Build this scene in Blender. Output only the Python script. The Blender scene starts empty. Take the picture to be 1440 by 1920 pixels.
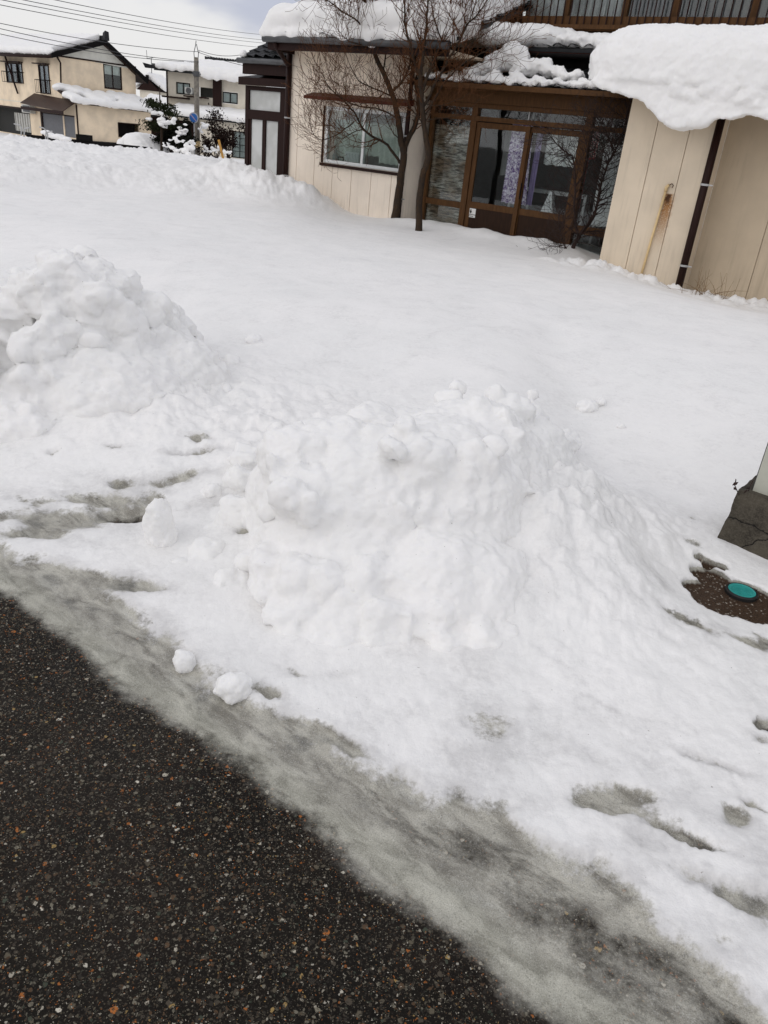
import bpy, bmesh, math, random
import numpy as np
from mathutils import Vector, Matrix
random.seed(7); RNG = np.random.default_rng(7)
S = bpy.context.scene; COL = S.collection
PI = math.pi; rad = math.radians

# ------------------------------------------------------------------ camera geometry (used to survey real positions)
F = 1443.; PT = rad(26); RL = rad(6); H = 1.65
fw = np.array([0, math.cos(PT), -math.sin(PT)]); r0 = np.array([1., 0, 0]); u0 = np.array([0, math.sin(PT), math.cos(PT)])
RR = math.cos(RL)*r0 + math.sin(RL)*u0; UU = -math.sin(RL)*r0 + math.cos(RL)*u0
CAM = np.array([0, 0, H])
def ray(x, y): return fw*F + RR*(x-720) - UU*(y-960)
def Z(x, y, z=0.):
    d = ray(x, y); return CAM + d*(z-H)/d[2]
def DY(x, y, Y):
    d = ray(x, y); return CAM + d*Y/d[1]
def az(a): a = rad(a); return np.array([math.sin(a), math.cos(a), 0.])

# ------------------------------------------------------------------ noise
_perm = RNG.permutation(512).astype(np.int64)
_grad = RNG.normal(size=(512, 3)); _grad /= np.linalg.norm(_grad, axis=1)[:, None]
def perlin(x, y, z=0.):
    x, y, z = np.broadcast_arrays(np.asarray(x, float), np.asarray(y, float), np.asarray(z, float))
    xi, yi, zi = np.floor(x).astype(np.int64), np.floor(y).astype(np.int64), np.floor(z).astype(np.int64)
    xf, yf, zf = x-xi, y-yi, z-zi
    f = lambda t: t*t*t*(t*(t*6-15)+10)
    u, v, w = f(xf), f(yf), f(zf)
    def g(i, j, k):
        h = _perm[(_perm[(_perm[(xi+i) & 511] + yi+j) & 511] + zi+k) & 511]
        G = _grad[h]
        return G[..., 0]*(xf-i) + G[..., 1]*(yf-j) + G[..., 2]*(zf-k)
    L = lambda a, b, t: a+(b-a)*t
    return L(L(L(g(0,0,0), g(1,0,0), u), L(g(0,1,0), g(1,1,0), u), v),
             L(L(g(0,0,1), g(1,0,1), u), L(g(0,1,1), g(1,1,1), u), v), w)*1.6
def fbm(x, y, z=0., o=4, bill=False):
    a, s, t = 1., 0., 0.; x = np.asarray(x, float); y = np.asarray(y, float); z = np.asarray(z, float)
    for i in range(o):
        n = perlin(x+i*17.3, y-i*9.1, z+i*3.7)
        if bill: n = np.abs(n)*2-.5
        s = s+n*a; t += a; a *= .5; x = x*2.03; y = y*2.03; z = z*2.03
    return s/t
def ss(t): t = np.clip(t, 0, 1); return t*t*(3-2*t)
def gauss(x, y, cx, cy, sx, sy, a=0.):
    c, s = math.cos(a), math.sin(a); dx, dy = x-cx, y-cy
    return np.exp(-(((dx*c+dy*s)/sx)**2 + ((-dx*s+dy*c)/sy)**2))

# ------------------------------------------------------------------ materials
class NB:
    def __init__(s, name):
        s.m = bpy.data.materials.new(name); s.m.use_nodes = True; s.t = s.m.node_tree; s.t.nodes.clear()
        s.out = s.t.nodes.new('ShaderNodeOutputMaterial')
        s._c = None
    def n(s, typ, **kw):
        nd = s.t.nodes.new('ShaderNode'+typ)
        for k, v in kw.items():
            if k.startswith('i_'):
                key = k[2:]; key = int(key) if key.isdigit() else key.replace('_', ' ')
                s.put(nd, key, v)
            else: setattr(nd, k, v)
        return nd
    def put(s, nd, key, v):
        sock = nd.inputs[key]
        if isinstance(v, bpy.types.NodeSocket): s.t.links.new(v, sock)
        else:
            if isinstance(v, (tuple, list)) and len(v) == 3 and sock.type == 'RGBA': v = (*v, 1)
            sock.default_value = v
    @property
    def co(s):
        if s._c is None: s._c = s.n('TexCoord').outputs['Object']
        return s._c
    def noise(s, scale, det=4, rough=.55, co=None, out='Fac', dist=0):
        return s.n('TexNoise', i_Vector=co or s.co, i_Scale=scale, i_Detail=det, i_Roughness=rough, i_Distortion=dist).outputs[out]
    def mapr(s, v, a, b, c=0., d=1., smooth=True):
        return s.n('MapRange', interpolation_type='SMOOTHSTEP' if smooth else 'LINEAR', i_0=v, i_1=a, i_2=b, i_3=c, i_4=d).outputs[0]
    def math(s, op, a, b=0., c=None):
        nd = s.n('Math', operation=op); s.put(nd, 0, a); s.put(nd, 1, b)
        if c is not None: s.put(nd, 2, c)
        return nd.outputs[0]
    def mix(s, f, a, b):
        nd = s.n('Mix', data_type='RGBA'); s.put(nd, 0, f); s.put(nd, 6, a); s.put(nd, 7, b); return nd.outputs[2]
    def vmul(s, v):
        return s.n('VectorMath', operation='MULTIPLY', i_0=s.co, i_1=v).outputs[0]
    def bump(s, h, st=.3, d=.01, nrm=None):
        nd = s.n('Bump', i_Height=h, i_Strength=st, i_Distance=d)
        if nrm is not None: s.put(nd, 'Normal', nrm)
        return nd.outputs[0]
    def bsdf(s, col, rough=.6, nrm=None, metal=0., spec=.5, **kw):
        b = s.n('BsdfPrincipled'); s.put(b, 'Base Color', col); s.put(b, 'Roughness', rough); s.put(b, 'Metallic', metal)
        s.put(b, 'Specular IOR Level', spec)
        if nrm is not None: s.put(b, 'Normal', nrm)
        for k, v in kw.items(): s.put(b, k.replace('_', ' '), v)
        s.t.links.new(b.outputs[0], s.out.inputs[0]); return b

def mat_plain(name, col, rough=.6, var=.18, scale=6., bump=.15, metal=0., grain=60., spec=.4):
    b = NB(name)
    n1 = b.noise(scale, 5); n2 = b.noise(grain, 3)
    lo = tuple(c*(1-var*1.6) for c in col); hi = tuple(min(1, c*(1+var)) for c in col)
    c = b.mix(b.mapr(n1, .3, .7), lo, hi)
    c = b.mix(b.mapr(n2, .35, .75, 0., .35), c, lo)
    b.bsdf(c, b.mapr(n1, .2, .8, rough*.85, min(1, rough*1.15)), b.bump(n2, bump, .004), metal, spec)
    return b.m

def mat_snow(name='snow', big=1.):
    b = NB(name)
    n1 = b.noise(1.6, 4); n2 = b.noise(26*big, 5, .6); n3 = b.noise(210*big, 2, .6)
    c = b.mix(b.mapr(n1, .35, .65), (.885, .880, .868), (.915, .905, .892))
    c = b.mix(b.mapr(n2, .5, .8, 0, .35), c, (.86, .862, .855))
    sp = b.noise(75*big, 2, .5)
    c = b.mix(b.mapr(sp, .765, .79, 0, .6), c, (.16, .13, .10))
    nr = b.bump(n2, .22, .012/big); nr = b.bump(n3, .25, .003/big, nr)
    b.bsdf(c, .75, nr, spec=.25, Subsurface_Weight=.2, Subsurface_Radius=(.045, .045, .05), Subsurface_Scale=1.)
    return b.m

def mat_ground():
    b = NB('ground_cover')
    cov = b.n('Attribute', attribute_name='cov').outputs['Fac']
    dirt = b.n('Attribute', attribute_name='dirt').outputs['Fac']
    nA = b.noise(7, 6, .6); nB = b.noise(38, 5, .65); nC = b.noise(190, 3, .6); nL = b.noise(2.2, 4, .5)
    # ragged thresholds
    jit = b.math('ADD', b.math('MULTIPLY_ADD', nA, .42, -.21), b.math('MULTIPLY_ADD', nB, .34, -.17))
    jit = b.math('ADD', jit, b.math('MULTIPLY_ADD', b.noise(95, 3, .6), .16, -.08))
    jit = b.math('ADD', jit, b.math('MULTIPLY_ADD', b.noise(3.3, 5, .65, dist=.8), .44, -.22))
    c1 = b.math('ADD', cov, b.math('MULTIPLY', jit, .90))
    f_ice = b.mapr(c1, .08, .42); f_snow = b.mapr(c1, .60, .78)
    # --- asphalt: bitumen matrix with exposed aggregate of several sizes
    wco = b.n('VectorMath', operation='ADD', i_0=b.co, i_1=b.n('VectorMath', operation='SCALE', i_0=b.noise(85, 3, out='Color'), i_Scale=.014).outputs[0]).outputs[0]
    base = b.mix(b.mapr(nL, .3, .7), (.0060, .0046, .0034), (.0125, .0098, .0072))
    base = b.mix(b.mapr(nC, .35, .7, 0, .7), base, (.022, .0175, .013))
    base = b.mix(b.mapr(b.noise(5, 3), .56, .72, 0, .45), base, (.026, .018, .013))
    base = b.mix(b.mapr(b.noise(1.3, 5, .6, dist=.6), .44, .64, 0, .6), base, (.003, .0026, .0022))
    col = base; hgt = b.math('MULTIPLY', nC, .4)
    for sc, thr, rmin, rmax, bright in ((46, .88, .20, .36, 1.4), (78, .74, .22, .42, 1.15), (140, .62, .26, .46, .85), (300, .66, .28, .48, 1.1)):
        v = b.n('TexVoronoi', voronoi_dimensions='2D', i_Vector=wco, i_Scale=float(sc), feature='F1')
        d, cc = v.outputs['Distance'], v.outputs['Color']
        sep = b.n('SeparateColor', i_0=cc)
        r_, g_, b_ = sep.outputs
        inside = b.mapr(d, b.math('MULTIPLY', b.mapr(g_, 0, 1, rmin, rmax, False), 1.08), b.math('MULTIPLY', b.mapr(g_, 0, 1, rmin, rmax, False), .86))
        pres = b.mapr(r_, thr, thr+.02)
        ramp = b.n('ValToRGB', i_0=b_); cr = ramp.color_ramp; cr.interpolation = 'CONSTANT'
        els = [(0, (.03,.026,.021)), (.28, (.058,.048,.036)), (.48, (.085,.073,.052)), (.64, (.078,.048,.028)), (.76, (.16,.145,.11)), (.86, (.05,.058,.042)), (.90, (.34,.31,.25)), (.93, (.30,.105,.028)), (.965, (.28,.19,.075)), (.982, (.46,.43,.36))]
        cr.elements[0].position = 0; cr.elements[0].color = (*els[0][1], 1)
        cr.elements[1].position = els[1][0]; cr.elements[1].color = (*els[1][1], 1)
        for p_, c_ in els[2:]:
            e = cr.elements.new(p_); e.color = (*c_, 1)
        m = b.math('MULTIPLY', inside, pres)
        k = b.n('Mix', data_type='RGBA', blend_type='MULTIPLY'); b.put(k, 0, 1.); b.put(k, 6, ramp.outputs[0]); b.put(k, 7, (bright,)*3)
        col = b.mix(b.math('MULTIPLY', m, .88), col, k.outputs[2])
        hgt = b.math('ADD', hgt, b.math('MULTIPLY', m, .5))
    # --- soil patch
    dcol = b.mix(b.mapr(nC, .3, .7), (.022, .014, .009), (.085, .052, .033))
    vs = b.n('TexVoronoi', voronoi_dimensions='2D', i_Vector=wco, i_Scale=95., feature='F1'); sp = b.n('SeparateColor', i_0=vs.outputs['Color'])
    pm = b.math('MULTIPLY', b.mapr(sp.outputs[0], .86, .87), b.mapr(vs.outputs['Distance'], .42, .34))
    dcol = b.mix(pm, dcol, b.mix(sp.outputs[1], (.12, .10, .08), (.42, .38, .32)))
    col = b.mix(dirt, col, dcol)
    # --- packed ice and slush
    stretch = b.n('Mapping', i_Vector=b.n('Mapping', i_Vector=b.co, i_Rotation=(0, 0, rad(35.5))).outputs[0], i_Scale=(.75, 1.9, 1)).outputs[0]
    ns = b.noise(9, 6, .62, co=stretch, dist=.6)
    ice = b.mix(b.mapr(ns, .30, .68), (.20, .187, .155), (.50, .482, .415))
    ice = b.mix(b.mapr(nA, .52, .72, 0, .75), ice, (.10, .098, .088))
    ice = b.mix(b.mapr(b.noise(4.3, 5, .6, co=stretch), .54, .70, 0, .7), ice, (.57, .56, .50))
    ice = b.mix(b.mapr(nB, .52, .80, 0, .8), ice, (.13, .128, .116))
    ice = b.mix(b.mapr(nC, .55, .8, 0, .6), ice, (.64, .64, .62))
    sx_ = b.n('SeparateXYZ', i_0=b.co)
    sd_ = b.math('ADD', b.math('ADD', b.math('MULTIPLY', sx_.outputs[0], .58), b.math('MULTIPLY', sx_.outputs[1], .814)), b.math('MULTIPLY_ADD', b.noise(3.1, 4), .16, -1.083-.08))
    crest = b.math('MULTIPLY', b.mapr(sd_, .00, .07), b.mapr(sd_, .09, .19, 1, 0))
    ice = b.mix(b.math('MULTIPLY', crest, .75), ice, b.mix(b.mapr(ns, .3, .7), (.25, .245, .195), (.52, .51, .43)))
    gr = b.noise(320, 2, .7); ice = b.mix(b.mapr(gr, .50, .72, 0, .55), ice, (.08, .075, .065)); ice = b.mix(b.mapr(gr, .44, .26, 0, .5), ice, (.74, .725, .67))
    mud = b.mapr(c1, .10, .26, 1, 0)
    ice = b.mix(b.math('MULTIPLY', mud, .6), ice, (.17, .135, .11))
    f_ice = b.math('MULTIPLY', f_ice, b.mapr(c1, .12, .52, .62, 1.))
    wet = b.math('MULTIPLY', b.mapr(b.noise(4.6, 6, .68, co=stretch, dist=.5), .545, .66), b.mapr(sd_, .06, .16))
    f_ice = b.math('MULTIPLY', f_ice, b.math('MULTIPLY_ADD', wet, -.50, 1.))
    col = b.mix(f_ice, col, ice)
    # --- snow
    s1 = b.noise(1.6, 4); s2 = b.noise(26, 5, .6)
    sc = b.mix(b.mapr(s1, .35, .65), (.885, .880, .868), (.915, .905, .892))
    sc = b.mix(b.mapr(s2, .5, .8, 0, .35), sc, (.86, .862, .855))
    thin = b.math('MULTIPLY', b.mapr(c1, .74, 1.08, 1., 0.), b.mapr(nA, .36, .62, .2, 1.))
    sc = b.mix(b.math('MULTIPLY', thin, .75), sc, (.56, .55, .545))
    spk = b.noise(75, 2, .5)
    sc = b.mix(b.mapr(spk, .765, .79, 0, .6), sc, (.16, .13, .10))
    col = b.mix(f_snow, col, sc)
    h1 = b.math('MULTIPLY', hgt, .9)
    snowh = b.math('ADD', b.math('MULTIPLY', s2, 1.7), b.math('MULTIPLY', nC, .5))
    iceh = b.math('ADD', b.math('MULTIPLY', ns, 1.8), b.math('MULTIPLY', nC, .8))
    hh = b.n('Mix', data_type='FLOAT', i_0=f_ice, i_2=h1, i_3=iceh).outputs[0]
    hh = b.n('Mix', data_type='FLOAT', i_0=f_snow, i_2=hh, i_3=snowh).outputs[0]
    rg = b.n('Mix', data_type='FLOAT', i_0=f_ice, i_2=b.mapr(nL, .4, .62, .62, .34), i_3=b.mapr(nA, .35, .65, .22, .48)).outputs[0]
    rg = b.n('Mix', data_type='FLOAT', i_0=f_snow, i_2=rg, i_3=.75).outputs[0]
    b.bsdf(col, rg, b.bump(hh, .5, .0055), spec=b.n('Mix', data_type='FLOAT', i_0=f_snow, i_2=b.n('Mix', data_type='FLOAT', i_0=f_ice, i_2=.09, i_3=.5).outputs[0], i_3=.2).outputs[0])
    return b.m

def mat_siding(name, col, rust=None):
    b = NB(name)
    n1 = b.noise(1.1, 4); st = b.noise(3, 5, .6, co=b.vmul((6, 6, .5))); g = b.noise(130, 3, .7)
    c = b.mix(b.mapr(n1, .3, .7), tuple(x*.88 for x in col), tuple(x*1.06 for x in col))
    c = b.mix(b.mapr(st, .52, .78, 0, .40), c, tuple(x*.68 for x in col))
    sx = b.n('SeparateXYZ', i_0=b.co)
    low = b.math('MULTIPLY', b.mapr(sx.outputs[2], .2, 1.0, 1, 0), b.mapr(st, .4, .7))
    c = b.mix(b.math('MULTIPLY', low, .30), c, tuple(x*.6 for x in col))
    if rust:
        u, z = rust
        wob = b.math('MULTIPLY_ADD', b.noise(14, 4, .6), .10, -.05)
        dx = b.math('ABSOLUTE', b.math('ADD', b.math('SUBTRACT', b.math('SUBTRACT', sx.outputs[0], u), b.math('MULTIPLY', b.math('SUBTRACT', sx.outputs[2], z), .0)), wob))
        m = b.math('MULTIPLY', b.mapr(dx, .035, .10, 1, 0), b.math('MULTIPLY', b.mapr(sx.outputs[2], z-.80, z-.10), b.mapr(sx.outputs[2], z+.0, z+.03, 1, 0)))
        m = b.math('MULTIPLY', m, b.mapr(b.noise(60, 4, .7), .34, .50))
        c = b.mix(m, c, (.30, .135, .035))
        m2 = b.math('MULTIPLY', b.mapr(dx, .02, .05, 1, 0), b.math('MULTIPLY', b.mapr(sx.outputs[2], z-.16, z-.05), b.mapr(sx.outputs[2], z, z+.02, 1, 0)))
        c = b.mix(m2, c, (.07, .03, .012))
    b.bsdf(c, .72, b.bump(g, .35, .003), spec=.25)
    return b.m

def mat_glass(name='window_glass', tint=(.82, .86, .85), refl=1.0, rough=.02):
    b = NB(name)
    tr = b.n('BsdfTransparent', i_0=tint); gl = b.n('BsdfGlossy', i_Color=(.9, .93, .93), i_Roughness=rough)
    wav = b.bump(b.noise(1.5, 2), .05, .02)
    b.put(gl, 'Normal', wav)
    fr = b.n('Fresnel', i_IOR=1.5).outputs[0]
    fr = b.math('MINIMUM', b.math('MULTIPLY', fr, 1.1*refl), 1.)
    mx = b.n('MixShader', i_0=fr); b.t.links.new(tr.outputs[0], mx.inputs[1]); b.t.links.new(gl.outputs[0], mx.inputs[2])
    b.t.links.new(mx.outputs[0], b.out.inputs[0]); return b.m

def mat_frost():
    b = NB('frosted_glass')
    c = b.mix(b.mapr(b.noise(2.2, 3), .35, .65), (.46, .47, .45), (.60, .61, .60))
    b.bsdf(c, .28, spec=.6); return b.m

def mat_wood(name, col, dark=.55):
    b = NB(name)
    n = b.noise(5, 5, .6, co=b.vmul((8, 8, 1)))
    c = b.mix(b.mapr(n, .3, .7), tuple(x*dark for x in col), col)
    b.bsdf(c, .55, b.bump(n, .15, .004), spec=.15); return b.m

def mat_floral():
    b = NB('floral_curtain')
    v = b.n('TexVoronoi', i_Vector=b.co, i_Scale=34.); f = b.mapr(b.noise(40, 4, .7), .44, .58)
    c = b.mix(f, (.66, .60, .72), (.16, .08, .27))
    sp = b.n('SeparateColor', i_0=v.outputs['Color'])
    c = b.mix(b.mapr(sp.outputs[0], .72, .75), c, (.85, .8, .9))
    b.bsdf(c, .85); return b.m

def mat_lace():
    b = NB('lace_curtain')
    v = b.n('TexVoronoi', i_Vector=b.co, i_Scale=9., feature='SMOOTH_F1')
    c = b.mix(b.mapr(v.outputs['Distance'], .25, .5), (.88, .9, .88), (.50, .53, .52))
    b.bsdf(c, .8, b.bump(v.outputs['Distance'], .4, .01)); return b.m

def mat_reed():
    b = NB('reed_blind')
    n = b.noise(8, 4, .7, co=b.vmul((.8, .8, 5.5))); n2 = b.noise(1.4, 4, .6, co=b.vmul((1, 1, 1.8)))
    c = b.mix(b.mapr(n, .34, .62), (.07, .040, .025), (.40, .25, .17))
    c2 = b.mix(b.mapr(n, .38, .62), (.12, .09, .08), (.80, .70, .64))
    c = b.mix(b.mapr(n2, .42, .60), c, c2)
    b.bsdf(c, .55, b.bump(n, .4, .004)); return b.m

def mat_concrete():
    b = NB('cracked_concrete')
    n = b.noise(9, 6, .65); g = b.noise(120, 4, .7)
    c = b.mix(b.mapr(n, .3, .7), (.032, .027, .021), (.085, .074, .056))
    c = b.mix(b.mapr(g, .4, .7, 0, .5), c, (.13, .115, .09))
    w = b.n('VectorMath', operation='ADD', i_0=b.co, i_1=b.n('VectorMath', operation='SCALE', i_0=b.noise(12, 4, out='Color'), i_Scale=.07).outputs[0]).outputs[0]
    v = b.n('TexVoronoi', i_Vector=w, i_Scale=4.6, feature='DISTANCE_TO_EDGE').outputs[0]
    cr = b.mapr(v, .0, .022, 1, 0)
    c = b.mix(cr, c, (.008, .007, .006))
    h = b.math('SUBTRACT', b.math('MULTIPLY', g, .5), b.math('MULTIPLY', cr, 2.))
    b.bsdf(c, .85, b.bump(h, .5, .008), spec=.2); return b.m

M = {}
M['snow'] = mat_snow(); M['snow_far'] = mat_snow('snow_distant', .25); M['ground'] = mat_ground()
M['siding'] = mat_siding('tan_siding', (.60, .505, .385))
M['siding_shade'] = mat_siding('tan_siding_shaded', (.55, .455, .335))  # wall D: same siding, shade of the overhang mixed into a darker colour
M['siding_lit'] = mat_siding('tan_siding_lit', (.84, .745, .63))  # wall A: same siding, light on it painted in as a brighter colour
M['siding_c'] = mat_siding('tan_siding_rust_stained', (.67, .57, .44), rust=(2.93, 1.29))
M['cream'] = mat_plain('cream_wall', (.84, .70, .52), .8, .10, 1.2, .1)
M['cream2'] = mat_plain('pale_cream_wall', (.74, .68, .57), .8, .08, 1.2, .1)
M['palegreen'] = mat_plain('pale_upper_wall', (.62, .63, .54), .8, .12, 2.)
M['gablewhite'] = mat_plain('gable_board', (.70, .69, .62), .7, .06, 2.)
M['bronze'] = mat_wood('bronze_frame', (.100, .046, .016), .65)
M['bronzedk'] = mat_wood('dark_bronze_panel', (.030, .013, .006), .6)
M['dkbrown'] = mat_wood('dark_brown_metal', (.022, .008, .006), .7)
M['redbrown'] = mat_wood('red_brown_awning', (.095, .022, .013), .6)
M['black'] = mat_plain('black_and_painted_shade', (.008, .007, .007), .8, .3, spec=.1)  # own black of small parts; painted shade on the gap panel and upper boarding
M['tile'] = mat_plain('dark_roof_tile', (.016, .017, .019), .5, .3, 8., .3, spec=.25)
M['gutter'] = mat_plain('grey_gutter', (.07, .072, .075), .4, .2)
M['white'] = mat_plain('white_frame', (.66, .68, .67), .4, .06)
M['glass'] = mat_glass(); M['frost'] = mat_frost()
M['glassdk'] = mat_glass('dark_window_glass', (.93, .95, .95), .8)
M['curtain'] = mat_plain('pale_curtain', (.74, .78, .72), .85, .12, 3.)
M['curtgrey'] = mat_plain('grey_curtain', (.42, .43, .42), .85, .18, 3.)
M['blindwhite'] = mat_plain('white_cloth', (.80, .82, .82), .85, .10, 3.)
M['curtdark'] = mat_plain('charcoal_curtain', (.10, .10, .105), .85, .1, 3.)
M['floral'] = mat_floral(); M['lace'] = mat_lace(); M['reed'] = mat_reed()
M['purple'] = mat_plain('purple_cloth', (.28, .22, .42), .85, .15)
M['red'] = mat_plain('dark_red_cloth', (.26, .02, .02), .8, .2)
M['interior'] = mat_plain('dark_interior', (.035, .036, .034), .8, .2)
M['shelf'] = mat_plain('pale_shelf', (.60, .62, .62), .6, .1)
M['bark'] = mat_plain('tree_bark', (.034, .019, .009), .9, .35, 14., .6, grain=90.)
M['barktree2'] = mat_plain('twig_bark', (.105, .045, .020), .9, .3, 10., .3, spec=.1)
M['barkdark'] = mat_plain('dark_shrub_bark', (.030, .015, .012), .8, .3, 10., .3)
M['creampipe'] = mat_plain('cream_pipe', (.70, .52, .27), .5, .12)
M['rust'] = mat_plain('rusty_metal', (.10, .04, .015), .8, .4, 20.)
M['concrete'] = mat_concrete()
M['postwhite'] = mat_plain('pale_post_panel', (.47, .47, .40), .6, .06, 2.)
M['teal'] = mat_plain('teal_lid', (.03, .33, .30), .45, .12, 30., .3)
M['rubber'] = mat_plain('black_rim', (.012, .012, .012), .5, .2)
M['shutter'] = mat_plain('grey_shutter', (.16, .165, .18), .5, .10)
M['awnbrown'] = mat_plain('brown_sheet_awning', (.060, .034, .024), .5, .25)
M['polec'] = mat_plain('weathered_concrete_pole', (.21, .19, .16), .8, .25)
M['wire'] = mat_plain('black_wire', (.03, .03, .035), .5, .1)
M['steel'] = mat_plain('pale_steel', (.42, .42, .42), .35, .1, metal=.2)
M['signblue'] = mat_plain('sign_blue', (.02, .13, .42), .4, .05)
M['signslash'] = mat_plain('sign_faded_slash', (.40, .30, .42), .4, .05)
M['yellow'] = mat_plain('yellow_stake', (.50, .26, .05), .6, .15)
M['needle'] = mat_plain('pine_needles', (.020, .026, .010), .8, .3, spec=.1)
M['leafdk'] = mat_plain('dark_leaves', (.010, .012, .007), .8, .4, spec=.1)
M['leafrd'] = mat_plain('brown_leaves', (.022, .012, .009), .8, .4, spec=.1)
M['drygrass'] = mat_plain('dry_grass', (.19, .10, .035), .8, .25)
M['carbody'] = mat_plain('dark_car_paint', (.02, .02, .022), .3, .1)
M['aircon'] = mat_plain('aircon_casing', (.50, .50, .47), .5, .1)
M['cardboard'] = mat_plain('cardboard', (.26, .15, .08), .8, .1)
M['sticker'] = mat_plain('sticker_white', (.72, .72, .70), .5, .03)

# ------------------------------------------------------------------ mesh builder
class MB:
    def __init__(s): s.v = []; s.f = []
    def box(s, x0, x1, y0, y1, z0, z1):
        b = len(s.v); s.v += [(x0,y0,z0),(x1,y0,z0),(x1,y1,z0),(x0,y1,z0),(x0,y0,z1),(x1,y0,z1),(x1,y1,z1),(x0,y1,z1)]
        s.f += [tuple(b+i for i in q) for q in ((0,3,2,1),(4,5,6,7),(0,1,5,4),(1,2,6,5),(2,3,7,6),(3,0,4,7))]; return s
    def hexa(s, P):      # 8 points: bottom 4 then top 4
        b = len(s.v); s.v += [tuple(map(float, p)) for p in P]
        s.f += [tuple(b+i for i in q) for q in ((0,3,2,1),(4,5,6,7),(0,1,5,4),(1,2,6,5),(2,3,7,6),(3,0,4,7))]; return s
    def prism(s, poly, y0, y1):     # polygon in (x,z), extruded along y
        b = len(s.v); n = len(poly)
        s.v += [(p[0], y0, p[1]) for p in poly] + [(p[0], y1, p[1]) for p in poly]
        s.f += [tuple(b+i for i in range(n)), tuple(b+n+i for i in reversed(range(n)))]
        s.f += [(b+(i+1) % n, b+i, b+n+i, b+n+(i+1) % n) for i in range(n)]; return s
    def prismx(s, poly, x0, x1):    # polygon in (y,z), extruded along x
        b = len(s.v); n = len(poly)
        s.v += [(x0, p[0], p[1]) for p in poly] + [(x1, p[0], p[1]) for p in poly]
        s.f += [tuple(b+i for i in range(n)), tuple(b+n+i for i in reversed(range(n)))]
        s.f += [(b+(i+1) % n, b+i, b+n+i, b+n+(i+1) % n) for i in range(n)]; return s
    def tube(s, pts, rs, k=8, cap=True):
        pts = [np.array(p, float) for p in pts]; n = len(pts)
        if not hasattr(rs, '__len__'): rs = [rs]*n
        b = len(s.v); ref = np.array([.31, .2, .93]) 
        t0 = pts[-1]-pts[0]; t0 /= np.linalg.norm(t0)+1e-9
        if abs(t0@ref) > .9: ref = np.array([1., .1, 0])
        for i, p in enumerate(pts):
            t = pts[min(i+1, n-1)]-pts[max(i-1, 0)]; t /= np.linalg.norm(t)+1e-9
            a = np.cross(t, ref); a /= np.linalg.norm(a)+1e-9; c = np.cross(t, a)
            for j in range(k):
                q = 2*PI*j/k; s.v.append(tuple(p+rs[i]*(a*math.cos(q)+c*math.sin(q))))
        for i in range(n-1):
            for j in range(k):
                s.f.append((b+i*k+j, b+i*k+(j+1) % k, b+(i+1)*k+(j+1) % k, b+(i+1)*k+j))
        if cap: s.f += [tuple(b+j for j in reversed(range(k))), tuple(b+(n-1)*k+j for j in range(k))]
        return s
    def quad(s, *P):
        b = len(s.v); s.v += [tuple(map(float, p)) for p in P]; s.f.append(tuple(range(b, b+len(P)))); return s
    def build(s, name, mat, parent=None, smooth=False, origin=None, bevel=0.):
        me = bpy.data.meshes.new(name); v = s.v
        if origin is not None: v = [tuple(np.array(p)-origin) for p in v]
        me.from_pydata(v, [], s.f); me.materials.append(mat); me.update()
        if smooth: me.polygons.foreach_set('use_smooth', [True]*len(me.polygons))
        o = bpy.data.objects.new(name, me); COL.objects.link(o)
        if parent: o.parent = parent
        if origin is not None and not parent: o.location = origin
        if bevel:
            m = o.modifiers.new('bevel', 'BEVEL'); m.width = bevel; m.segments = 2; m.limit_method = 'ANGLE'
        return o
def tag(o, label=None, cat=None, group=None, kind=None):
    for k, v in (('label', label), ('category', cat), ('group', group), ('kind', kind)):
        if v: o[k] = v
    return o
def thing(name, loc, rz, label, cat, group=None):
    o = bpy.data.objects.new(name, None); COL.objects.link(o); o.location = loc; o.rotation_euler = (0, 0, rz); o.empty_display_size = .2
    return tag(o, label, cat, group)
class Frame:      # wall plane through a surveyed point; x along azimuth a, y into the wall
    def __init__(s, P0, a): s.P = np.array(P0, float); s.t = az(a); s.y = np.array([-s.t[1], s.t[0], 0]); s.rz = math.atan2(s.t[1], s.t[0])
    def at(s, px, py, off=0.):   # off: distance in front of the plane
        d = ray(px, py); p0 = s.P-s.y*off; k = ((p0-CAM)@s.y)/(d@s.y); v = CAM+d*k-s.P
        return v@s.t, CAM[2]+d[2]*k
    def rect(s, x0, y0, x1, y1, off=0.):
        a = s.at(x0, y0, off); b = s.at(x1, y1, off); return a[0], b[0], b[1], a[1]
    def w(s, u, off, z): p = s.P+s.t*u-s.y*off; return np.array([p[0], p[1], z])
    def iw(s, P): v = np.array(P)-s.P; return v@s.t, -(v@s.y)

def wall_cells(mb, x0, x1, z0, z1, y0, y1, holes=(), groove=None, gphase=0.):
    xs = {x0, x1}; zs = {z0, z1}; gs = []
    for h in holes:
        for q in h[:2]: xs.add(min(max(q, x0), x1))
        for q in h[2:]: zs.add(min(max(q, z0), z1))
    if groove:
        g = x0+gphase
        while g < x1-.05:
            if g > x0+.03: gs.append((g-.005, g+.005)); xs |= {g-.005, g+.005}
            g += groove
    xs = sorted(xs); zs = sorted(zs)
    for a, b in zip(xs, xs[1:]):
        if b-a < 1e-5: continue
        c = (a+b)/2; gr = any(g0 <= c <= g1 for g0, g1 in gs)
        for d, e in zip(zs, zs[1:]):
            m = (d+e)/2
            if any(h[0] < c < h[1] and h[2] < m < h[3] for h in holes): continue
            mb.box(a, b, y0+(.02 if gr else 0), y1, d, e)
    return mb

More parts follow.
